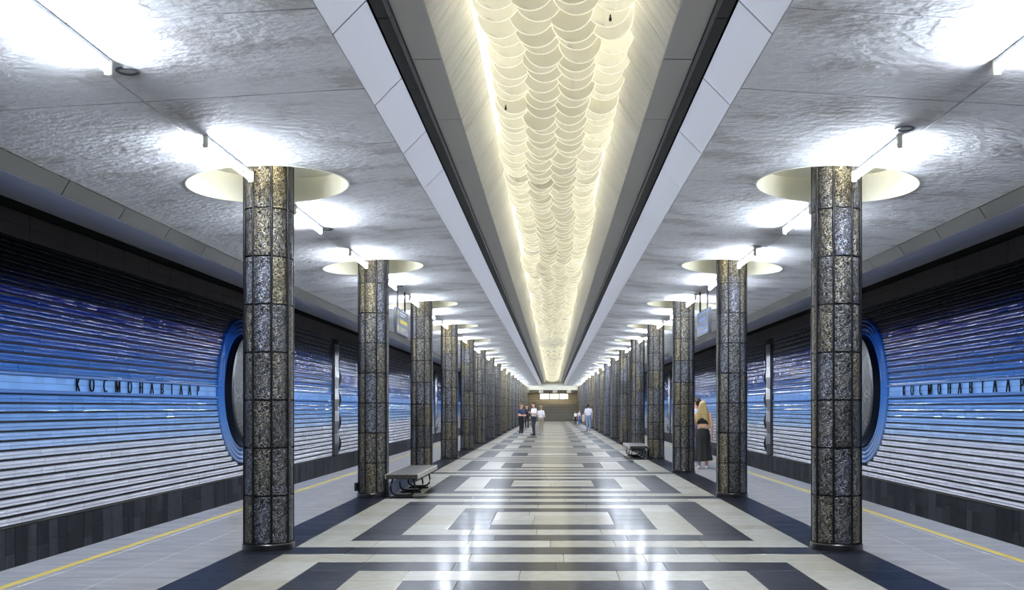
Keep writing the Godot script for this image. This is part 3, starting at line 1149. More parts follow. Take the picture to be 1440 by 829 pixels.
# ---------------------------------------------------------------- fluorescent ceiling lamps
func build_lamps() -> void:
	var b := Buf.new()
	b.cbox(Vector3(-0.02, -0.036, -0.63), Vector3(0.02, 0.0, 0.63), 0.006)
	var housing := b.mesh()
	b = Buf.new()
	var pts := []
	b.cbox(Vector3(-0.024, -0.108, -0.016), Vector3(0.024, -0.0, 0.016), 0.004)
	var sock := b.mesh()
	b = Buf.new()
	b.tube([Vector3(0, -0.084, -0.615), Vector3(0, -0.084, 0.615)], 0.015, 10)
	var tube := b.mesh()
	b = Buf.new()
	b.lathe([Vector2(0.055, 0.03), Vector2(0.055, 0.0), Vector2(0.062, -0.012), Vector2(0.08, -0.012), Vector2(0.085, 0.0)], 28)
	var ring := b.mesh()
	b = Buf.new()
	b.lathe([Vector2(0.0, 0.012), Vector2(0.03, 0.008), Vector2(0.045, 0.02), Vector2(0.056, 0.03)], 20)
	var cup := b.mesh()
	var ords := ["behind the viewer", "beside the viewer", "first", "second", "third", "fourth", "fifth", "sixth", "seventh", "eighth", "ninth", "tenth", "eleventh", "twelfth", "thirteenth", "fourteenth", "fifteenth", "sixteenth", "seventeenth"]
	for k in range(-2, LAST_BAY + 1):
		for s in [-1.0, 1.0]:
			var side := "left" if s < 0 else "right"
			for e in 2:
				var d := centre(k) + (-1.24 if e == 0 else 1.66)
				var where := ("at the %s %s column" % [ords[k + 2], side]) if k >= 0 else "%s on the %s" % [ords[k + 2], side]
				var t := thing("tube_lamp", "bare fluorescent tube lamp on the ceiling %s %s" % ["before the recess" if e == 0 else "beyond the recess", where], "lamp", Vector3(COL_X * s, 3.878, -d), 0, "fluorescent ceiling lamps")
				part("housing", housing, M.lamp_body, t)
				part("end_socket", sock, M.socket, t, Vector3(0, 0, -0.63))
				part("end_socket", sock, M.socket, t, Vector3(0, 0, 0.63))
				part("tube", tube, M.tube_glow, t)
				var l := AreaLight3D.new()
				l.name = "tube_light"
				l.area_size = Vector2(0.05, 1.15)
				l.light_color = Color(0.90, 0.94, 1.0)
				l.light_energy = TUBE_LIGHT
				l.area_range = 40.0
				l.shadow_enabled = true
				t.add_child(l, true)
				l.position = Vector3(0, -0.104, 0)
				l.rotation.x = -PI / 2
			if k >= -1 and k < 8:
				var rd := centre(k) + (2.52 if s < 0 else -2.08)
				var wh := ("the %s %s column" % [ords[k + 2], side]) if k >= 0 else "the viewer on the " + side
				var q := thing("round_downlight", "small round unlit ceiling fitting at the lamp end by %s" % wh, "light fitting", Vector3(COL_X * s - 0.03 * s, 3.883, -rd), 0, "round ceiling fittings")
				part("rim", ring, M.steel, q)
				part("reflector", cup, M.dull_steel, q)

# ---------------------------------------------------------------- chandelier of pressed-glass scales
func scale_shape(b: Buf, edge: Buf) -> void:
	# tongue-shaped shell 0.36 wide and 0.32 deep, bulging towards +z, top at y = 0
	var W := 0.18
	var H := 0.31
	var nu := 8
	var nv := 6
	var grid := []
	for j in nv + 1:
		var v := float(j) / nv
		var row := []
		for i in nu + 1:
			var u := -1.0 + 2.0 * i / nu
			# half outline: straight sides above, round below
			var yl := -v * H
			var t := clampf((v - 0.35) / 0.65, 0, 1)
			var half := W * sqrt(maxf(0.0, 1.0 - t * t * 0.998))
			var bulge := 0.10 * (1.0 - u * u) * sqrt(maxf(0.0, 1.0 - pow(t, 2.2))) + 0.01
			row.append(Vector3(u * half, yl, bulge))
		grid.append(row)
	var nor := func(i: int, j: int) -> Vector3:
		var dx: Vector3 = grid[j][mini(i + 1, nu)] - grid[j][maxi(i - 1, 0)]
		var dy: Vector3 = grid[mini(j + 1, nv)][i] - grid[maxi(j - 1, 0)][i]
		return dy.cross(dx).normalized()
	for j in nv:
		for i in nu:
			var ns := [nor.call(i, j + 1), nor.call(i + 1, j + 1), nor.call(i + 1, j), nor.call(i, j)]
			var pt := [grid[j + 1][i], grid[j + 1][i + 1], grid[j][i + 1], grid[j][i]]
			var uv := []
			for p in pt:
				uv.append(Vector2(p.x / (2 * W) + 0.5, -p.y / H))
			b.quad_n(pt[0], pt[1], pt[2], pt[3], ns[0], ns[1], ns[2], ns[3], uv[0], uv[1], uv[2], uv[3])
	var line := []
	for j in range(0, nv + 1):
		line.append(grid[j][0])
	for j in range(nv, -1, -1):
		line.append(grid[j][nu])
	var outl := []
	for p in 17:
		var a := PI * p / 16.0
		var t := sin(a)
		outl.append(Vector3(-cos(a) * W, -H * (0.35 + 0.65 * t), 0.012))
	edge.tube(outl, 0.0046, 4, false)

func build_chandelier() -> void:
	var ch := thing("glass_chandelier", "long ceiling light of overlapping cream pressed-glass scales in the central coffer", "chandelier", Vector3(0, 4.64, 0))
	var b := Buf.new()
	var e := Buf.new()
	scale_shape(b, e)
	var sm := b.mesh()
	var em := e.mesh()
	var kinds := ["scale_a", "scale_b", "scale_c", "scale_dusty"]
	var far := {}
	for n in kinds:
		far[n] = []
	var d := -6.0
	var row := 0
	var made := 0
	var shift := 0.0
	var lift := 0.0
	while d < END - 1.5:
		if row % 7 == 0:
			shift = rng.randf_range(-0.05, 0.05)
			lift = rng.randf_range(-0.025, 0.025)
		for i in 4:
			var x := (i - 1.5) * 0.285 + shift + rng.randf_range(-0.012, 0.012)
			if row % 2 == 1:
				x += 0.03
			var y := -0.01 + 0.10 * pow(absf(x) / 0.5, 2) + lift + rng.randf_range(-0.012, 0.012)
			var t := Transform3D(Basis(Vector3.UP, rng.randf_range(-0.07, 0.07)) * Basis(Vector3.BACK, rng.randf_range(-0.05, 0.05)) * Basis(Vector3.RIGHT, -0.15 + rng.randf_range(-0.08, 0.08)), Vector3(x, y, -d - rng.randf_range(-0.05, 0.05) - (0.07 if i % 2 else 0.0)))
			var pick := rng.randi() % 3
			if (d > 40.5 and d < 45.5 and rng.randf() < 0.65) or (d > 55 and d < 58.0 and rng.randf() < 0.6) or rng.randf() < 0.012:
				pick = 3
			var n: String = kinds[pick]
			if d > 6.4 and made < 300:
				var o := part("glass_scale", sm, M[n], ch)
				o.transform = t
				part("added_glow_edge", em, M[n + "_edge"], o)  # glass rim with a painted-in glow, no lamp of its own
				made += 1
			else:
				far[n].append(t)
		d += 0.245
		row += 1
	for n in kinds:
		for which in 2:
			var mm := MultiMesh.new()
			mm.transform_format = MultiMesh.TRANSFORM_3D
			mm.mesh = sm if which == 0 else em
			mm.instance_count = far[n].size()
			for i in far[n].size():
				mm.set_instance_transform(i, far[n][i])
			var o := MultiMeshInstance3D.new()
			o.name = "glass_scales_beyond" if which == 0 else "added_glow_edges_beyond"
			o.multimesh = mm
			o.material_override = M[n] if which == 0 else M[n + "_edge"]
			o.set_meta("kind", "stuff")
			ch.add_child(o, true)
	b = Buf.new()
	b.lathe([Vector2(0.0, -0.06), Vector2(0.013, -0.058), Vector2(0.016, -0.02), Vector2(0.011, 0.0), Vector2(0.006, 0.05), Vector2(0.0, 0.05)], 10)
	var holder := b.mesh()
	for q in [Vector3(0.43, -0.235, -7.15), Vector3(-0.455, -0.225, -9.32), Vector3(0.53, -0.20, -10.75)]:
		part("lamp_holder", holder, M.black_metal, ch, q).scale = Vector3(0.75, 0.45, 0.75)
	# light tubes above the glass
	b = Buf.new()
	b.tube([Vector3(0, 0, -1.45), Vector3(0, 0, 1.45)], 0.02, 8)
	var tm := b.mesh()
	var c := BEHIND + 2.0
	while c < END - 1.0:
		for s in [-1.0, 1.0]:
			part("light_tube", tm, M.cove_glow, ch, Vector3(0.54 * s, 0.125, -c))
		for s in [0.0]:
			var l := AreaLight3D.new()
			l.name = "coffer_light"
			l.area_size = Vector2(1.1, 2.9)
			l.light_color = Color(1.0, 0.98, 0.91)
			l.light_energy = COVE_LIGHT
			l.area_range = 40.0
			l.shadow_enabled = true
			ch.add_child(l, true)
			l.position = Vector3(0, 0.105, -c)
			l.rotation.x = -PI / 2
		c += 3.0

# ---------------------------------------------------------------- wall medallions
func build_medallions() -> void:
	var im := Image.create(512, 512, false, Image.FORMAT_RGB8)
	var f1 := noise(71, 0.02)
	var f2 := noise(72, 0.09)
	for y in 512:
		for x in 512:
			var p := Vector2(x - 256, y - 256) / 256.0
			var g := 0.30 + 0.12 * f1.get_noise_2d(x, y) + 0.08 * f2.get_noise_2d(x, y)
			var line := 0.0
			for c in [[-0.28, -0.36, 0.34, 0.46], [0.30, -0.30, 0.30, 0.42], [0.32, 0.36, 0.32, 0.34], [-0.26, 0.42, 0.30, 0.32], [0.0, 0.05, 0.22, 0.22]]:
				var q := (p - Vector2(c[0], c[1])) / Vector2(c[2], c[3])
				var r := q.length() + 0.02 * f1.get_noise_2d(x * 2.0, y * 2.0)
				line = maxf(line, 1.0 - smoothstep(0.015, 0.04, absf(r - 1.0)))
				line = maxf(line, 0.7 * (1.0 - smoothstep(0.01, 0.035, absf(r - 0.72))))
				line = maxf(line, 0.5 * (1.0 - smoothstep(0.05, 0.16, absf(sin(q.angle() * 3.0 + r * 7.0)))) * (1.0 if r < 0.7 else 0.0))
			g += line * 0.42
			im.set_pixel(x, y, Color(g * 1.0, g * 1.0, g * 1.03))
	var dm := mat("engraved_disc", Color(0.62, 0.62, 0.62), 0.5)
	dm.albedo_texture = tex(im)
	relief(dm, tex(im), 1.5)
	for s in [-1.0, 1.0]:
		var side := "left" if s < 0 else "right"
		var t := thing("wall_medallion", "round medallion with grey engraved disc, black rim and blue rings on the %s wall" % side, "medallion", Vector3(WALL_X * s, MED_Y, -MED_D), -PI / 2 * s, "wall medallions")
		# local +z faces the hall
		for i in 4:
			var r0 := 1.46 + i * 0.112
			var b := Buf.new()
			b.tint = Color(1, 1, 1)
			var seg := 72
			var prof := 6
			for k in seg:
				var a := TAU * k / seg
				var c := TAU * (k + 1) / seg
				var col := glaze_at(clampf(MED_Y + sin(a) * (r0) * 0.95, 0.7, 3.1))
				col = col.lerp(Color(0.20, 0.38, 0.66), 0.45)
				b.tint = col.srgb_to_linear()
				for j in prof:
					var t0 := PI * j / prof
					var t1 := PI * (j + 1) / prof
					var q := [[a, t0], [c, t0], [c, t1], [a, t1]]
					var P := []
					var N := []
					for e in q:
						var rr: float = r0 + 0.05 - 0.05 * cos(e[1])
						var zz: float = 0.09 * sin(e[1]) + 0.0
						P.append(Vector3(cos(e[0]) * rr, sin(e[0]) * rr, zz))
						N.append(Vector3(cos(e[0]) * -cos(e[1]), sin(e[0]) * -cos(e[1]), sin(e[1])).normalized())
					b.quad_n(P[0], P[3], P[2], P[1], N[0], N[3], N[2], N[1])
			part("blue_ring", b.mesh(), M.glaze, t)
		var rim := Buf.new()
		var seg2 := 72
		var pr := [Vector2(1.47, 0.0), Vector2(1.45, 0.25), Vector2(1.36, 0.27), Vector2(1.28, 0.04), Vector2(1.20, 0.0)]
		for k in seg2:
			var a := TAU * k / seg2
			var c := TAU * (k + 1) / seg2
			for j in pr.size() - 1:
				var p: Vector2 = pr[j]
				var q: Vector2 = pr[j + 1]
				rim.flipq(Vector3(cos(a) * p.x, sin(a) * p.x, p.y), Vector3(cos(c) * p.x, sin(c) * p.x, p.y), Vector3(cos(c) * q.x, sin(c) * q.x, q.y), Vector3(cos(a) * q.x, sin(a) * q.x, q.y), Vector3(0, 0, 1) if j > 0 else Vector3(cos(a), sin(a), 0))
		part("black_rim", rim.mesh(), M.black_lacquer, t)
		var disc := Buf.new()
		for k in seg2:
			var a := TAU * k / seg2
			var c := TAU * (k + 1) / seg2
			for j in 4:
				var r0 := 1.26 * j / 4.0
				var r1 := 1.26 * (j + 1) / 4.0
				var z0 := 0.06 - 0.03 * pow(r0 / 1.26, 2)
				var z1 := 0.06 - 0.03 * pow(r1 / 1.26, 2)
				var P := [Vector3(cos(a) * r0, sin(a) * r0, z0), Vector3(cos(a) * r1, sin(a) * r1, z1), Vector3(cos(c) * r1, sin(c) * r1, z1), Vector3(cos(c) * r0, sin(c) * r0, z0)]
				var U := []
				for p in P:
					U.append(Vector2(p.x / 2.52 + 0.5, 0.5 - p.y / 2.52))
				if j == 0:
					disc.tri_n(P[0], P[1], P[2], Vector3.BACK, Vector3.BACK, Vector3.BACK, U[0], U[1], U[2])
				else:
					disc.quad(P[0], P[1], P[2], P[3], U[0], U[1], U[2], U[3])
		part("engraved_disc", disc.mesh(), dm, t)

func build_letters() -> void:
	var font := SystemFont.new()
	font.font_names = PackedStringArray(["Droid Sans"])
	font.font_weight = 400
	var word := "КОСМОНΛВТΛΛР"
	for s in [-1.0, 1.0]:
		var side := "left" if s < 0 else "right"
		var t := thing("wall_lettering", "black raised letters spelling the station name on the %s wall band" % side, "lettering", Vector3((WALL_X - 0.02) * s, 1.79, 0), 0, "station name lettering")
		for i in word.length():
			var tm := TextMesh.new()
			tm.font = font
			tm.font_size = 64
			tm.text = word[i]
			tm.depth = 0.016
			tm.pixel_size = 0.0048
			tm.horizontal_alignment = HORIZONTAL_ALIGNMENT_CENTER
			tm.vertical_alignment = VERTICAL_ALIGNMENT_BOTTOM
			var d := 16.5 + i * 0.51 if s < 0 else 22.3 - i * 0.51
			var o := part("letter", tm, M.letter_black, t, Vector3(-0.02 * s, -0.085, -d))
			o.rotation.y = -PI / 2 * s
			o.scale = Vector3(0.88, 1.06, 1.0)

func build_pilasters() -> void:
	for s in [-1.0, 1.0]:
		var side := "left" if s < 0 else "right"
		for i in PIL.size():
			var where: String = ["nearest", "middle", "farthest"][i]
			var t := thing("wall_pilaster", "grey metal pilaster of stacked lens-shaped modules on the %s wall, %s of three" % [side, where], "pilaster", Vector3(WALL_X * s, -0.283, -PIL[i]), 0, "metal wall pilasters")
			var b := Buf.new()
			b.mx = s
			b.box(Vector3(-0.02, 0, -0.5), Vector3(0, 4.33, 0.5))
			part("backing", b.mesh(), M.black_gap, t)
			for k in 5:
				var y := 0.02 + k * 0.83
				b = Buf.new()
				b.mx = s
				# pillow plate, ridge in the middle
				for hh in 2:
					var y0 := y + hh * 0.415
					var y1 := y0 + 0.405
					var p := [Vector3(-0.10, y0, 0.32), Vector3(-0.10, y1, 0.32), Vector3(-0.10, y1, -0.32), Vector3(-0.10, y0, -0.32)]
					var m := [Vector3(-0.19, y0, 0.0), Vector3(-0.12, y1, 0.0)] if hh == 1 else [Vector3(-0.12, y0, 0.0), Vector3(-0.19, y1, 0.0)]
					b.flipq(p[0], m[0], m[1], p[1], Vector3(-1, 0, 1))
					b.flipq(m[0], p[3], p[2], m[1], Vector3(-1, 0, -1))
					b.flipq(p[0], p[1], Vector3(0, y1, 0.32), Vector3(0, y0, 0.32), Vector3(0, 0, 1))
					b.flipq(p[3], p[2], Vector3(0, y1, -0.32), Vector3(0, y0, -0.32), Vector3(0, 0, -1))
				part("module_plate", b.mesh(), M.steel, t)
				b = Buf.new()
				b.mx = s
				# almond fin on the far side of the plate
				var nseg := 10
				for j in nseg:
					var u0 := float(j) / nseg
					var u1 := float(j + 1) / nseg
					var w0 := 0.09 + 0.10 * sin(PI * u0)
					var w1 := 0.09 + 0.10 * sin(PI * u1)
					var ya := y + 0.08 + 0.66 * u0
					var yb := y + 0.08 + 0.66 * u1
					b.flipq(Vector3(0, ya, -0.33), Vector3(-w0, ya, -0.36), Vector3(-w1, yb, -0.36), Vector3(0, yb, -0.33), Vector3(0, 0, 1))
					b.flipq(Vector3(0, ya, -0.40), Vector3(-w0, ya, -0.37), Vector3(-w1, yb, -0.37), Vector3(0, yb, -0.40), Vector3(0, 0, -1))
					b.flipq(Vector3(-w0, ya, -0.36), Vector3(-w0, ya, -0.37), Vector3(-w1, yb, -0.37), Vector3(-w1, yb, -0.36), Vector3(-1, 0, 0))
				part("lens_fin", b.mesh(), M.dull_steel, t)

# ---------------------------------------------------------------- hanging signs
func build_signs() -> void:
	for s in [-1.0, 1.0]:
		var side := "left" if s < 0 else "right"
		var lab := "grey hanging direction sign with yellow and white print on the left" if s < 0 else "grey hanging direction sign with pale blue print on the right"
		var t := thing("hanging_sign", lab, "sign", Vector3(COL_X * s, 2.95, -19.24), 0, "hanging direction signs")
		var b := Buf.new()
		b.cbox(Vector3(-0.03, 0.0, -0.72), Vector3(0.03, 0.5, 0.72), 0.008)
		part("frame", b.mesh(), M.sign_frame, t)
		var face := Buf.new()
		face.mx = s
		face.box(Vector3(-0.034, 0.025, -0.69), Vector3(-0.03, 0.475, 0.69))
		part("panel", face.mesh(), M.sign_face, t)
		for rd in [-0.5, 0.45]:
			b = Buf.new()
			b.tube([Vector3(0, 0.495, rd), Vector3(0, 0.93, rd)], 0.018, 8)
			part("rod", b.mesh(), M.sign_frame, t)
		var rows := []
		if s < 0:
			rows = [["sign_yellow", 0.50, 0.62, 0.36, 0.45], ["sign_white", -0.40, 0.36, 0.41, 0.435], ["sign_white", -0.18, 0.36, 0.365, 0.385], ["sign_yellow", 0.53, 0.57, 0.20, 0.31], ["sign_yellow", 0.48, 0.62, 0.24, 0.27], ["sign_yellow", -0.58, 0.36, 0.22, 0.30], ["sign_yellow", 0.50, 0.62, 0.06, 0.16], ["sign_yellow", -0.42, 0.30, 0.12, 0.135], ["sign_yellow", -0.15, 0.30, 0.075, 0.09]]
		else:
			rows = [["sign_blue", -0.66, 0.66, 0.43, 0.45], ["sign_blue", -0.35, 0.42, 0.30, 0.345], ["sign_blue", -0.20, 0.42, 0.26, 0.285], ["sign_white", 0.32, 0.42, 0.262, 0.28], ["sign_blue", -0.66, 0.66, 0.17, 0.20], ["sign_white", -0.30, 0.66, 0.185, 0.195], ["sign_blue", -0.10, 0.66, 0.05, 0.085], ["sign_white", 0.30, 0.66, 0.06, 0.07]]
		for r in rows:
			b = Buf.new()
			b.mx = s
			b.box(Vector3(-0.0365, r[3], r[1]), Vector3(-0.034, r[4], r[2]))
			part("print_block", b.mesh(), M[r[0]], t)

# ---------------------------------------------------------------- benches
func build_benches() -> void:
	for q in [[-2.50, -17.22, "stone-topped platform bench with black loop legs at the second left column"], [2.50, -29.05, "stone-topped platform bench with black loop legs on the right near the fourth column"]]:
		var t := thing("bench", q[2], "bench", Vector3(q[0], 0, q[1]), 0, "platform benches")
		var b := Buf.new()
		b.cbox(Vector3(-0.262, 0.318, -1.32), Vector3(0.262, 0.394, 1.32), 0.008)
		part("seat_slab", b.mesh(), M.terrazzo, t)
		var n := 22
		for s in [-1.0, 1.0]:
			for i in n:
				b = Buf.new()
				b.cbox(Vector3(0.255, 0.316, -1.31 + i * 2.62 / n + 0.003), Vector3(0.275, 0.396, -1.31 + (i + 1) * 2.62 / n - 0.003), 0.004)
				var o := part("edge_tile", b.mesh(), M.bench_edge, t)
				if s < 0:
					o.rotation.y = PI
		for z in [1.17, 0.22, -0.75]:
			b = Buf.new()
			var pts := [Vector3(-0.165, 0.318, 0), Vector3(-0.19, 0.25, 0), Vector3(-0.205, 0.17, 0), Vector3(-0.195, 0.10, 0), Vector3(-0.15, 0.055, 0), Vector3(-0.08, 0.04, 0), Vector3(0.08, 0.04, 0), Vector3(0.15, 0.055, 0), Vector3(0.195, 0.10, 0), Vector3(0.205, 0.17, 0), Vector3(0.19, 0.25, 0), Vector3(0.165, 0.318, 0)]
			b.tube(pts, 0.016, 8)
			var leg := part("loop_leg", b.mesh(), M.black_metal, t, Vector3(0, 0, z))
			b = Buf.new()
			b.cbox(Vector3(-0.18, 0.0, -0.06), Vector3(0.18, 0.03, 0.06), 0.006)
			part("foot_plate", b.mesh(), M.black_metal, leg)

# ---------------------------------------------------------------- people
# bone: [a, b, radius a, radius b, colour]; joined by a smooth minimum and meshed as surface nets
func figure(b: Buf, bones: Array, cell: float, blend: float) -> void:
	var lo := Vector3(1e9, 1e9, 1e9)
	var hi := -lo
	for q in bones:
		var r: float = maxf(q[2], q[3]) + blend + cell * 2
		for p in [q[0], q[1]]:
			lo = lo.min(p - Vector3.ONE * r)
			hi = hi.max(p + Vector3.ONE * r)
	var nx := int((hi.x - lo.x) / cell) + 2
	var ny := int((hi.y - lo.y) / cell) + 2
	var nz := int((hi.z - lo.z) / cell) + 2
	var field := PackedFloat32Array()
	field.resize(nx * ny * nz)
	field.fill(1000.0)
	var near := PackedFloat32Array()
	near.resize(nx * ny * nz)
	near.fill(1000.0)
	var which := PackedInt32Array()
	which.resize(nx * ny * nz)
	for bi in bones.size():
		var q: Array = bones[bi]
		var A: Vector3 = q[0]
		var B: Vector3 = q[1]
		var ra: float = q[2]
		var rb: float = q[3]
		var AB := B - A
		var len2 := maxf(AB.length_squared(), 1e-9)
		var m := maxf(ra, rb) + blend + cell * 2
		var l := ((A.min(B) - Vector3.ONE * m - lo) / cell).floor()
		var h := ((A.max(B) + Vector3.ONE * m - lo) / cell).ceil()
		for z in range(maxi(0, int(l.z)), mini(nz, int(h.z) + 1)):
			for y in range(maxi(0, int(l.y)), mini(ny, int(h.y) + 1)):
				var at := (z * ny + y) * nx
				for x in range(maxi(0, int(l.x)), mini(nx, int(h.x) + 1)):
					var P := lo + Vector3(x, y, z) * cell - A
					var t := clampf(P.dot(AB) / len2, 0.0, 1.0)
					var d := (P - AB * t).length() - ra - (rb - ra) * t
					var i := at + x
					if d < near[i]:
						near[i] = d
						which[i] = bi
					var o := field[i]
					var k := blend - absf(o - d)
					field[i] = minf(o, d) - (k * k / (4.0 * blend) if k > 0.0 else 0.0)
	var vert := PackedInt32Array()
	vert.resize(nx * ny * nz)
	vert.fill(-1)
	var pos := PackedVector3Array()
	var nor := PackedVector3Array()
	var col := PackedColorArray()
	var offs := PackedInt32Array([0, 1, nx, nx + 1, nx * ny, nx * ny + 1, nx * ny + nx, nx * ny + nx + 1])
	for z in nz - 1:
		for y in ny - 1:
			for x in nx - 1:
				var i := (z * ny + y) * nx + x
				var f0 := field[i]
				if f0 > 3.0 * cell or f0 < -3.0 * cell:
					continue
				var cnt := 0
				for k in 8:
					if field[i + offs[k]] < 0:
						cnt += 1
				if cnt == 0 or cnt == 8:
					continue
				var sum := Vector3.ZERO
				var c := 0
				for k in 8:
					var fk := field[i + offs[k]]
					for ax in 3:
						var bit := 1 << ax
						if k & bit:
							continue
						var fj := field[i + offs[k | bit]]
						if (fk < 0) != (fj < 0):
							var t := fk / (fk - fj)
							sum += Vector3(k & 1, (k >> 1) & 1, (k >> 2) & 1) + (Vector3.RIGHT if ax == 0 else Vector3.UP if ax == 1 else Vector3.BACK) * t
							c += 1
				vert[i] = pos.size()
				pos.append(lo + (Vector3(x, y, z) + sum / c) * cell)
				nor.append(Vector3(field[i + 1] - f0 + field[i + offs[7]] - field[i + offs[6]], field[i + nx] - f0 + field[i + offs[7]] - field[i + offs[5]], field[i + nx * ny] - f0 + field[i + offs[7]] - field[i + offs[3]]).normalized())
				col.append(bones[which[i]][4])
	var steps := [1, nx, nx * ny]
	for z in range(1, nz - 1):
		for y in range(1, ny - 1):
			for x in range(1, nx - 1):
				var i := (z * ny + y) * nx + x
				var f0 := field[i]
				if f0 > 2.0 * cell or f0 < -2.0 * cell:
					continue
				for ax in 3:
					var f1 := field[i + steps[ax]]
					if (f0 < 0) == (f1 < 0):
						continue
					var p: int = steps[(ax + 1) % 3]
					var q: int = steps[(ax + 2) % 3]
					var ids := [vert[i], vert[i - p], vert[i - p - q], vert[i - q]]
					if ids.has(-1):
						continue
					if f0 > 0:
						ids.reverse()
					for t in [[0, 1, 2], [0, 2, 3]]:
						var a: int = ids[t[0]]
						var c: int = ids[t[1]]
						var d: int = ids[t[2]]
						for w in ([a, d, c]):
							b.tint = col[w]
							b.put(pos[w], nor[w], Vector2.ZERO)

func hand(b: Buf, wrist: Vector3, dir: Vector3, palm_n: Vector3, skin: Color, curl: float, thumb_side: float) -> void:
	dir = dir.normalized()
	var side := dir.cross(palm_n).normalized()
	palm_n = side.cross(dir).normalized()
	var bones := []
	var lens := [0.068, 0.078, 0.074, 0.058]
	for i in 4:
		var o := (i - 1.5) * 0.019
		var k: Vector3 = wrist + dir * 0.085 + side * o
		bones.append([wrist + side * o * 0.6 + dir * 0.01, k, 0.016, 0.012, skin])
		var d1 := (dir + palm_n * curl * 0.6).normalized()
		var d2 := (dir + palm_n * curl * 1.8).normalized()
		var j1: Vector3 = k + d1 * lens[i] * 0.55
		bones.append([k, j1, 0.0095, 0.0088, skin])
		bones.append([j1, j1 + d2 * lens[i] * 0.5, 0.0088, 0.0075, skin])
	var tb := wrist + dir * 0.03 + side * 0.024 * thumb_side
	var t1 := tb + (dir * 0.7 + side * 0.6 * thumb_side + palm_n * 0.3).normalized() * 0.04
	bones.append([wrist + dir * 0.015, tb, 0.016, 0.013, skin])
	bones.append([tb, t1, 0.012, 0.010, skin])
	bones.append([t1, t1 + (dir + side * 0.15 * thumb_side + palm_n * 0.4).normalized() * 0.032, 0.010, 0.008, skin])
	figure(b, bones, 0.006, 0.008)

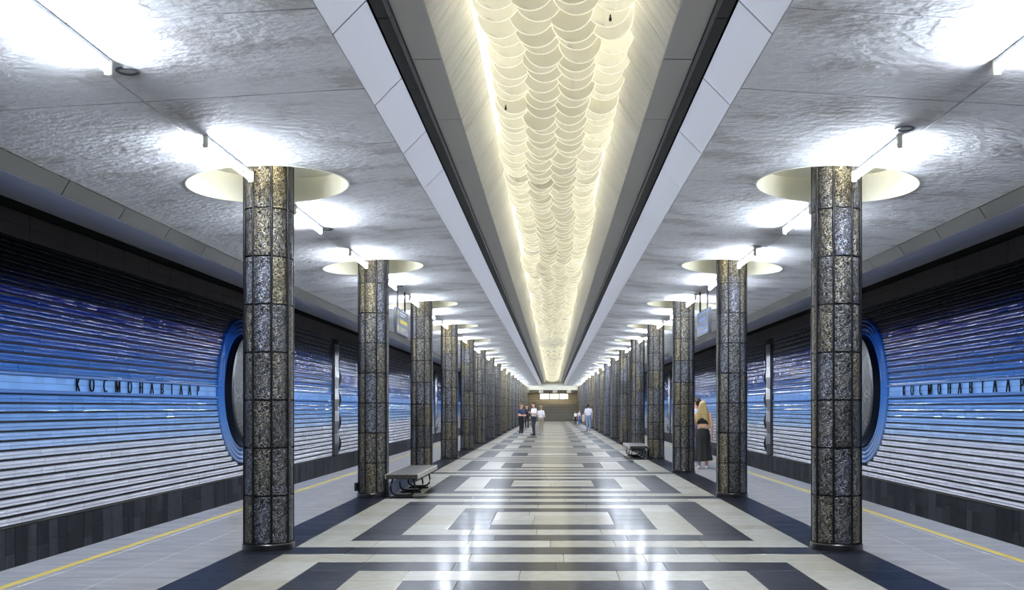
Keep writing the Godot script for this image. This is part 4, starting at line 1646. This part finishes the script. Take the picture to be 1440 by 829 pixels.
# opt: h height, skin, top, bottom, shoe, sleeve (bare below: "short"/"long"/"none"), arms ("down", "phone", "fold"), hair, hair_kind, step
func person(at: Vector3, yaw: float, opt: Dictionary, label: String) -> Node3D:
	var t := thing("person", label, "person", at, yaw, opt.get("group", "people on the platform"))
	var k: float = opt.h / 1.75
	var lin := func(c: Color) -> Color: return c.srgb_to_linear()
	var skin: Color = lin.call(opt.get("skin", Color(0.80, 0.62, 0.52)))
	var top: Color = lin.call(opt.top)
	var bot: Color = lin.call(opt.bottom)
	var shoe: Color = lin.call(opt.shoe)
	var thin: float = opt.get("thin", 1.0)
	var J := func(x: float, y: float, z: float) -> Vector3: return Vector3(x, y, z) * k
	var B := []
	var step: float = opt.get("step", 0.0)
	var lower := bot
	var leg_skin: bool = opt.get("bare_legs", false)
	for s in [-1.0, 1.0]:
		var hip = J.call(0.085 * s, 0.93, 0.0)
		var knee = J.call(0.095 * s, 0.51, 0.03 + 0.05 * step * s)
		var ank = J.call(0.10 * s, 0.085, -0.02 + 0.10 * step * s)
		B.append([hip, knee, 0.090 * k * thin, 0.062 * k * thin, bot])
		B.append([knee, ank, 0.060 * k * thin, (0.042 if leg_skin else 0.05) * k, skin if leg_skin else bot])
		B.append([ank + Vector3(0, -0.045 * k, -0.02 * k), ank + Vector3(0.012 * s, -0.052 * k, 0.15 * k), 0.040 * k, 0.032 * k, shoe])
		# arms
		var sh = J.call(0.175 * s, 1.40, -0.01)
		var el
		var wr
		var mode: String = opt.get("arms", "down")
		if mode == "phone":
			el = J.call(0.22 * s, 1.12, 0.02)
			wr = J.call(0.07 * s, 1.22, 0.24)
		elif mode == "fold":
			el = J.call(0.24 * s, 1.10, 0.03)
			wr = J.call(-0.02 * s, 1.10, 0.19)
		else:
			el = J.call(0.235 * s, 1.11, -0.02)
			wr = J.call(0.235 * s, 0.86, 0.05)
		var kind: String = opt.get("sleeve", "short")
		var mid = sh.lerp(el, 0.62)
		B.append([sh, mid, 0.056 * k * thin, 0.052 * k * thin, skin if kind == "none" else top])
		B.append([mid, el, 0.044 * k * thin, 0.040 * k * thin, top if kind == "long" else skin])
		B.append([el, wr, 0.040 * k * thin, 0.027 * k, top if kind == "long" else skin])
		opt["wr%d" % int(s)] = [el, wr]
	var bare_shoulder: bool = opt.get("sleeve", "short") == "none"
	B.append([J.call(-0.07, 0.95, 0), J.call(0.07, 0.95, 0), 0.105 * k * thin, 0.105 * k * thin, bot])
	B.append([J.call(-0.05, 1.08, 0.0), J.call(0.05, 1.08, 0.0), 0.100 * k * thin, 0.100 * k * thin, top if not opt.get("bare_waist", false) else skin])
	B.append([J.call(-0.075, 1.24, 0.005), J.call(0.075, 1.24, 0.005), 0.108 * k * thin, 0.108 * k * thin, top])
	B.append([J.call(-0.12, 1.37, -0.01), J.call(0.12, 1.37, -0.01), 0.075 * k * thin, 0.075 * k * thin, skin if bare_shoulder else top])
	B.append([J.call(0, 1.40, -0.01), J.call(0, 1.52, 0.005), 0.055 * k, 0.048 * k, skin])
	var buf := Buf.new()
	figure(buf, B, opt.get("cell", 0.018), 0.035 * k)
	# head
	var H := []
	var c0 = J.call(0, 1.63, 0.015)
	H.append([J.call(0, 1.66, -0.012), J.call(0, 1.655, 0.03), 0.086 * k, 0.080 * k, skin])
	H.append([J.call(0, 1.60, 0.03), J.call(0, 1.565, 0.055), 0.066 * k, 0.042 * k, skin])
	H.append([J.call(0, 1.50, 0.0), J.call(0, 1.60, 0.0), 0.050 * k, 0.055 * k, skin])
	H.append([J.call(0, 1.645, 0.105), J.call(0, 1.615, 0.122), 0.010 * k, 0.014 * k, skin])
	for s in [-1.0, 1.0]:
		H.append([J.call(0.083 * s, 1.65, 0.0), J.call(0.082 * s, 1.615, 0.005), 0.016 * k, 0.012 * k, skin])
		H.append([J.call(0.032 * s, 1.645, 0.103), J.call(0.034 * s, 1.645, 0.103), 0.011 * k, 0.011 * k, Color(0.03, 0.025, 0.02)])
	H.append([J.call(-0.02, 1.578, 0.096), J.call(0.02, 1.578, 0.096), 0.008 * k, 0.008 * k, skin * Color(0.75, 0.5, 0.5)])
	figure(buf, H, opt.get("head_cell", 0.010), 0.02 * k)
	for s in [-1, 1]:
		var e: Array = opt["wr%d" % s]
		var dir: Vector3 = (e[1] - e[0])
		if opt.get("arms", "down") == "down":
			hand(buf, e[1], dir, Vector3(-s, 0, 0.2), skin, 0.5, 1.0 if s > 0 else -1.0)
		else:
			hand(buf, e[1], dir, Vector3(-s * 0.5, 0.0, -0.7), skin, 0.9, 1.0 if s > 0 else -1.0)
	part("body", buf.mesh(), M.skin_cloth, t)
	# hair
	var hc: Color = lin.call(opt.hair)
	var hb := []
	hb.append([J.call(0, 1.675, -0.025), J.call(0, 1.69, 0.025), 0.092 * k, 0.078 * k, hc])
	hb.append([J.call(0, 1.63, -0.035), J.call(0, 1.60, -0.035), 0.080 * k, 0.070 * k, hc])
	if opt.get("hair_kind", "short") == "long":
		for i in 7:
			var u := (i - 3) / 3.0
			var hc2 := hc.lerp(Color(0.62, 0.50, 0.22), 0.5 * absf(sin(i * 2.3)))
			hb.append([J.call(0.06 * u, 1.62, -0.06), J.call(0.105 * u, 1.43, -0.09), 0.045 * k, 0.042 * k, hc])
			hb.append([J.call(0.105 * u, 1.43, -0.09), J.call(0.15 * u, 1.345 - 0.14 * absf(u) + 0.02 * sin(i * 1.7), -0.105), 0.040 * k, 0.018 * k, hc2])
		hb.append([J.call(-0.12, 1.45, -0.05), J.call(-0.19, 1.05, -0.04), 0.04 * k, 0.016 * k, hc])
	elif opt.get("hair_kind", "short") == "full":
		for i in 6:
			var a := TAU * i / 6
			hb.append([J.call(0.05 * cos(a), 1.69, -0.01 + 0.05 * sin(a)), J.call(0.07 * cos(a), 1.66, -0.03 + 0.05 * sin(a)), 0.055 * k, 0.05 * k, hc])
	var hbuf := Buf.new()
	figure(hbuf, hb, 0.012, 0.02)
	part("hair", hbuf.mesh(), M.skin_cloth, t)
	return t

func skirt(t: Node3D, k: float, waist: float, hem: float, wr: float, hr: float, col: Color, folds: float) -> void:
	var b := Buf.new()
	b.tint = col.srgb_to_linear()
	var nv := 14
	var nu := 40
	var P := func(i: int, j: int) -> Vector3:
		var v := float(j) / nv
		var a := TAU * i / nu
		var hipb := 0.055 * sin(clampf(v / 0.5, 0, 1) * PI) * (1.0 - v)
		var r: float = lerpf(wr, hr, pow(v, 1.15)) + hipb + folds * v * sin(a * 9.0 + v * 1.5)
		var y: float = lerpf(waist, hem, v) + (0.02 * sin(a * 2.0 + 1.0) if j == nv else 0.0)
		return Vector3(cos(a) * r, y, sin(a) * r * 0.78) * k
	for j in nv:
		for i in nu:
			b.quad(P.call(i, j + 1), P.call(i, j), P.call(i + 1, j), P.call(i + 1, j + 1))
	part("skirt", b.mesh(), M.skin_cloth, t)

func build_people() -> void:
	# yaw 0 faces the camera (+z); PI faces away
	var w := person(Vector3(3.71, 0, -23.7), PI - 0.25, {"h": 1.66, "top": Color(0.05, 0.05, 0.06), "bottom": Color(0.06, 0.06, 0.075), "shoe": Color(0.88, 0.88, 0.90), "sleeve": "none", "bare_waist": true, "bare_legs": true, "hair": Color(0.64, 0.55, 0.36), "hair_kind": "long", "cell": 0.013, "thin": 0.95, "step": 0.3}, "person with long fair hair, black top and long black skirt, back turned, between right columns")
	skirt(w, 1.66 / 1.75, 1.06, 0.21, 0.125, 0.255, Color(0.06, 0.06, 0.075), 0.016)
	var belt := Buf.new()
	belt.lathe([Vector2(0.128, 0.0), Vector2(0.133, 0.002), Vector2(0.133, 0.026), Vector2(0.128, 0.028)], 28)
	var bo := part("belt", belt.mesh(), mat("belt", Color(0.62, 0.54, 0.36), 0.6), w, Vector3(0, 1.0, 0))
	bo.scale = Vector3(1, 1, 0.8)
	person(Vector3(3.73, 0, -24.9), -1.9, {"h": 1.76, "top": Color(0.72, 0.78, 0.90), "bottom": Color(0.42, 0.50, 0.66), "shoe": Color(0.80, 0.82, 0.85), "sleeve": "long", "hair": Color(0.22, 0.18, 0.14), "hair_kind": "full"}, "person in pale blue shirt and jeans half hidden behind the fair-haired one")
	var g := "people standing in the hall"
	person(Vector3(-1.74, 0, -53.4), 0.9, {"h": 1.72, "top": Color(0.13, 0.17, 0.32), "bottom": Color(0.07, 0.07, 0.10), "shoe": Color(0.75, 0.75, 0.78), "sleeve": "short", "arms": "fold", "hair": Color(0.45, 0.36, 0.22), "hair_kind": "full", "group": g, "thin": 1.15}, "person in navy shirt and black trousers with light shoes, left of the group")
	person(Vector3(-1.93, 0, -72.0), 0.3, {"h": 1.7, "top": Color(0.12, 0.13, 0.18), "bottom": Color(0.07, 0.07, 0.09), "shoe": Color(0.05, 0.05, 0.05), "sleeve": "long", "hair": Color(0.12, 0.10, 0.09), "group": g}, "person in all dark clothes standing behind the group on the left")
	person(Vector3(-1.02, 0, -52.4), -1.0, {"h": 1.76, "top": Color(0.90, 0.90, 0.94), "bottom": Color(0.16, 0.17, 0.21), "shoe": Color(0.04, 0.04, 0.04), "sleeve": "short", "arms": "phone", "hair": Color(0.13, 0.11, 0.10), "group": g, "step": 0.4}, "person in white T-shirt and dark trousers holding hands up in front")
	person(Vector3(-0.66, 0, -54.2), 2.6, {"h": 1.62, "top": Color(0.86, 0.86, 0.89), "bottom": Color(0.58, 0.55, 0.50), "shoe": Color(0.82, 0.82, 0.84), "sleeve": "short", "arms": "fold", "hair": Color(0.50, 0.44, 0.34), "hair_kind": "full", "group": g}, "person in pale shirt and beige trousers at the right of the left group")
	person(Vector3(2.33, 0, -62.3), PI - 0.2, {"h": 1.74, "top": Color(0.86, 0.87, 0.92), "bottom": Color(0.50, 0.57, 0.70), "shoe": Color(0.30, 0.31, 0.34), "sleeve": "short", "hair": Color(0.10, 0.09, 0.09), "group": g, "thin": 1.12, "step": 0.5}, "person in white T-shirt and light jeans walking away by the right columns")
	person(Vector3(2.42, 0, -87.0), 0.8, {"h": 1.28, "top": Color(0.90, 0.90, 0.93), "bottom": Color(0.24, 0.42, 0.72), "shoe": Color(0.08, 0.08, 0.08), "sleeve": "short", "hair": Color(0.08, 0.07, 0.07), "group": g}, "child in white shirt and blue trousers near the far right columns")
	person(Vector3(2.12, 0, -88.5), -0.6, {"h": 1.18, "top": Color(0.88, 0.88, 0.90), "bottom": Color(0.05, 0.05, 0.06), "shoe": Color(0.05, 0.05, 0.05), "sleeve": "short", "hair": Color(0.07, 0.06, 0.06), "group": g}, "child in white top and black trousers, leftmost of the far children")
	var c := person(Vector3(2.78, 0, -86.0), 0.0, {"h": 1.05, "top": Color(0.82, 0.80, 0.72), "bottom": Color(0.82, 0.80, 0.72), "shoe": Color(0.6, 0.58, 0.55), "sleeve": "short", "bare_legs": true, "hair": Color(0.10, 0.08, 0.07), "group": g}, "small child in cream dress, rightmost of the far children")
	skirt(c, 1.05 / 1.75, 1.06, 0.50, 0.12, 0.22, Color(0.82, 0.80, 0.72), 0.01)
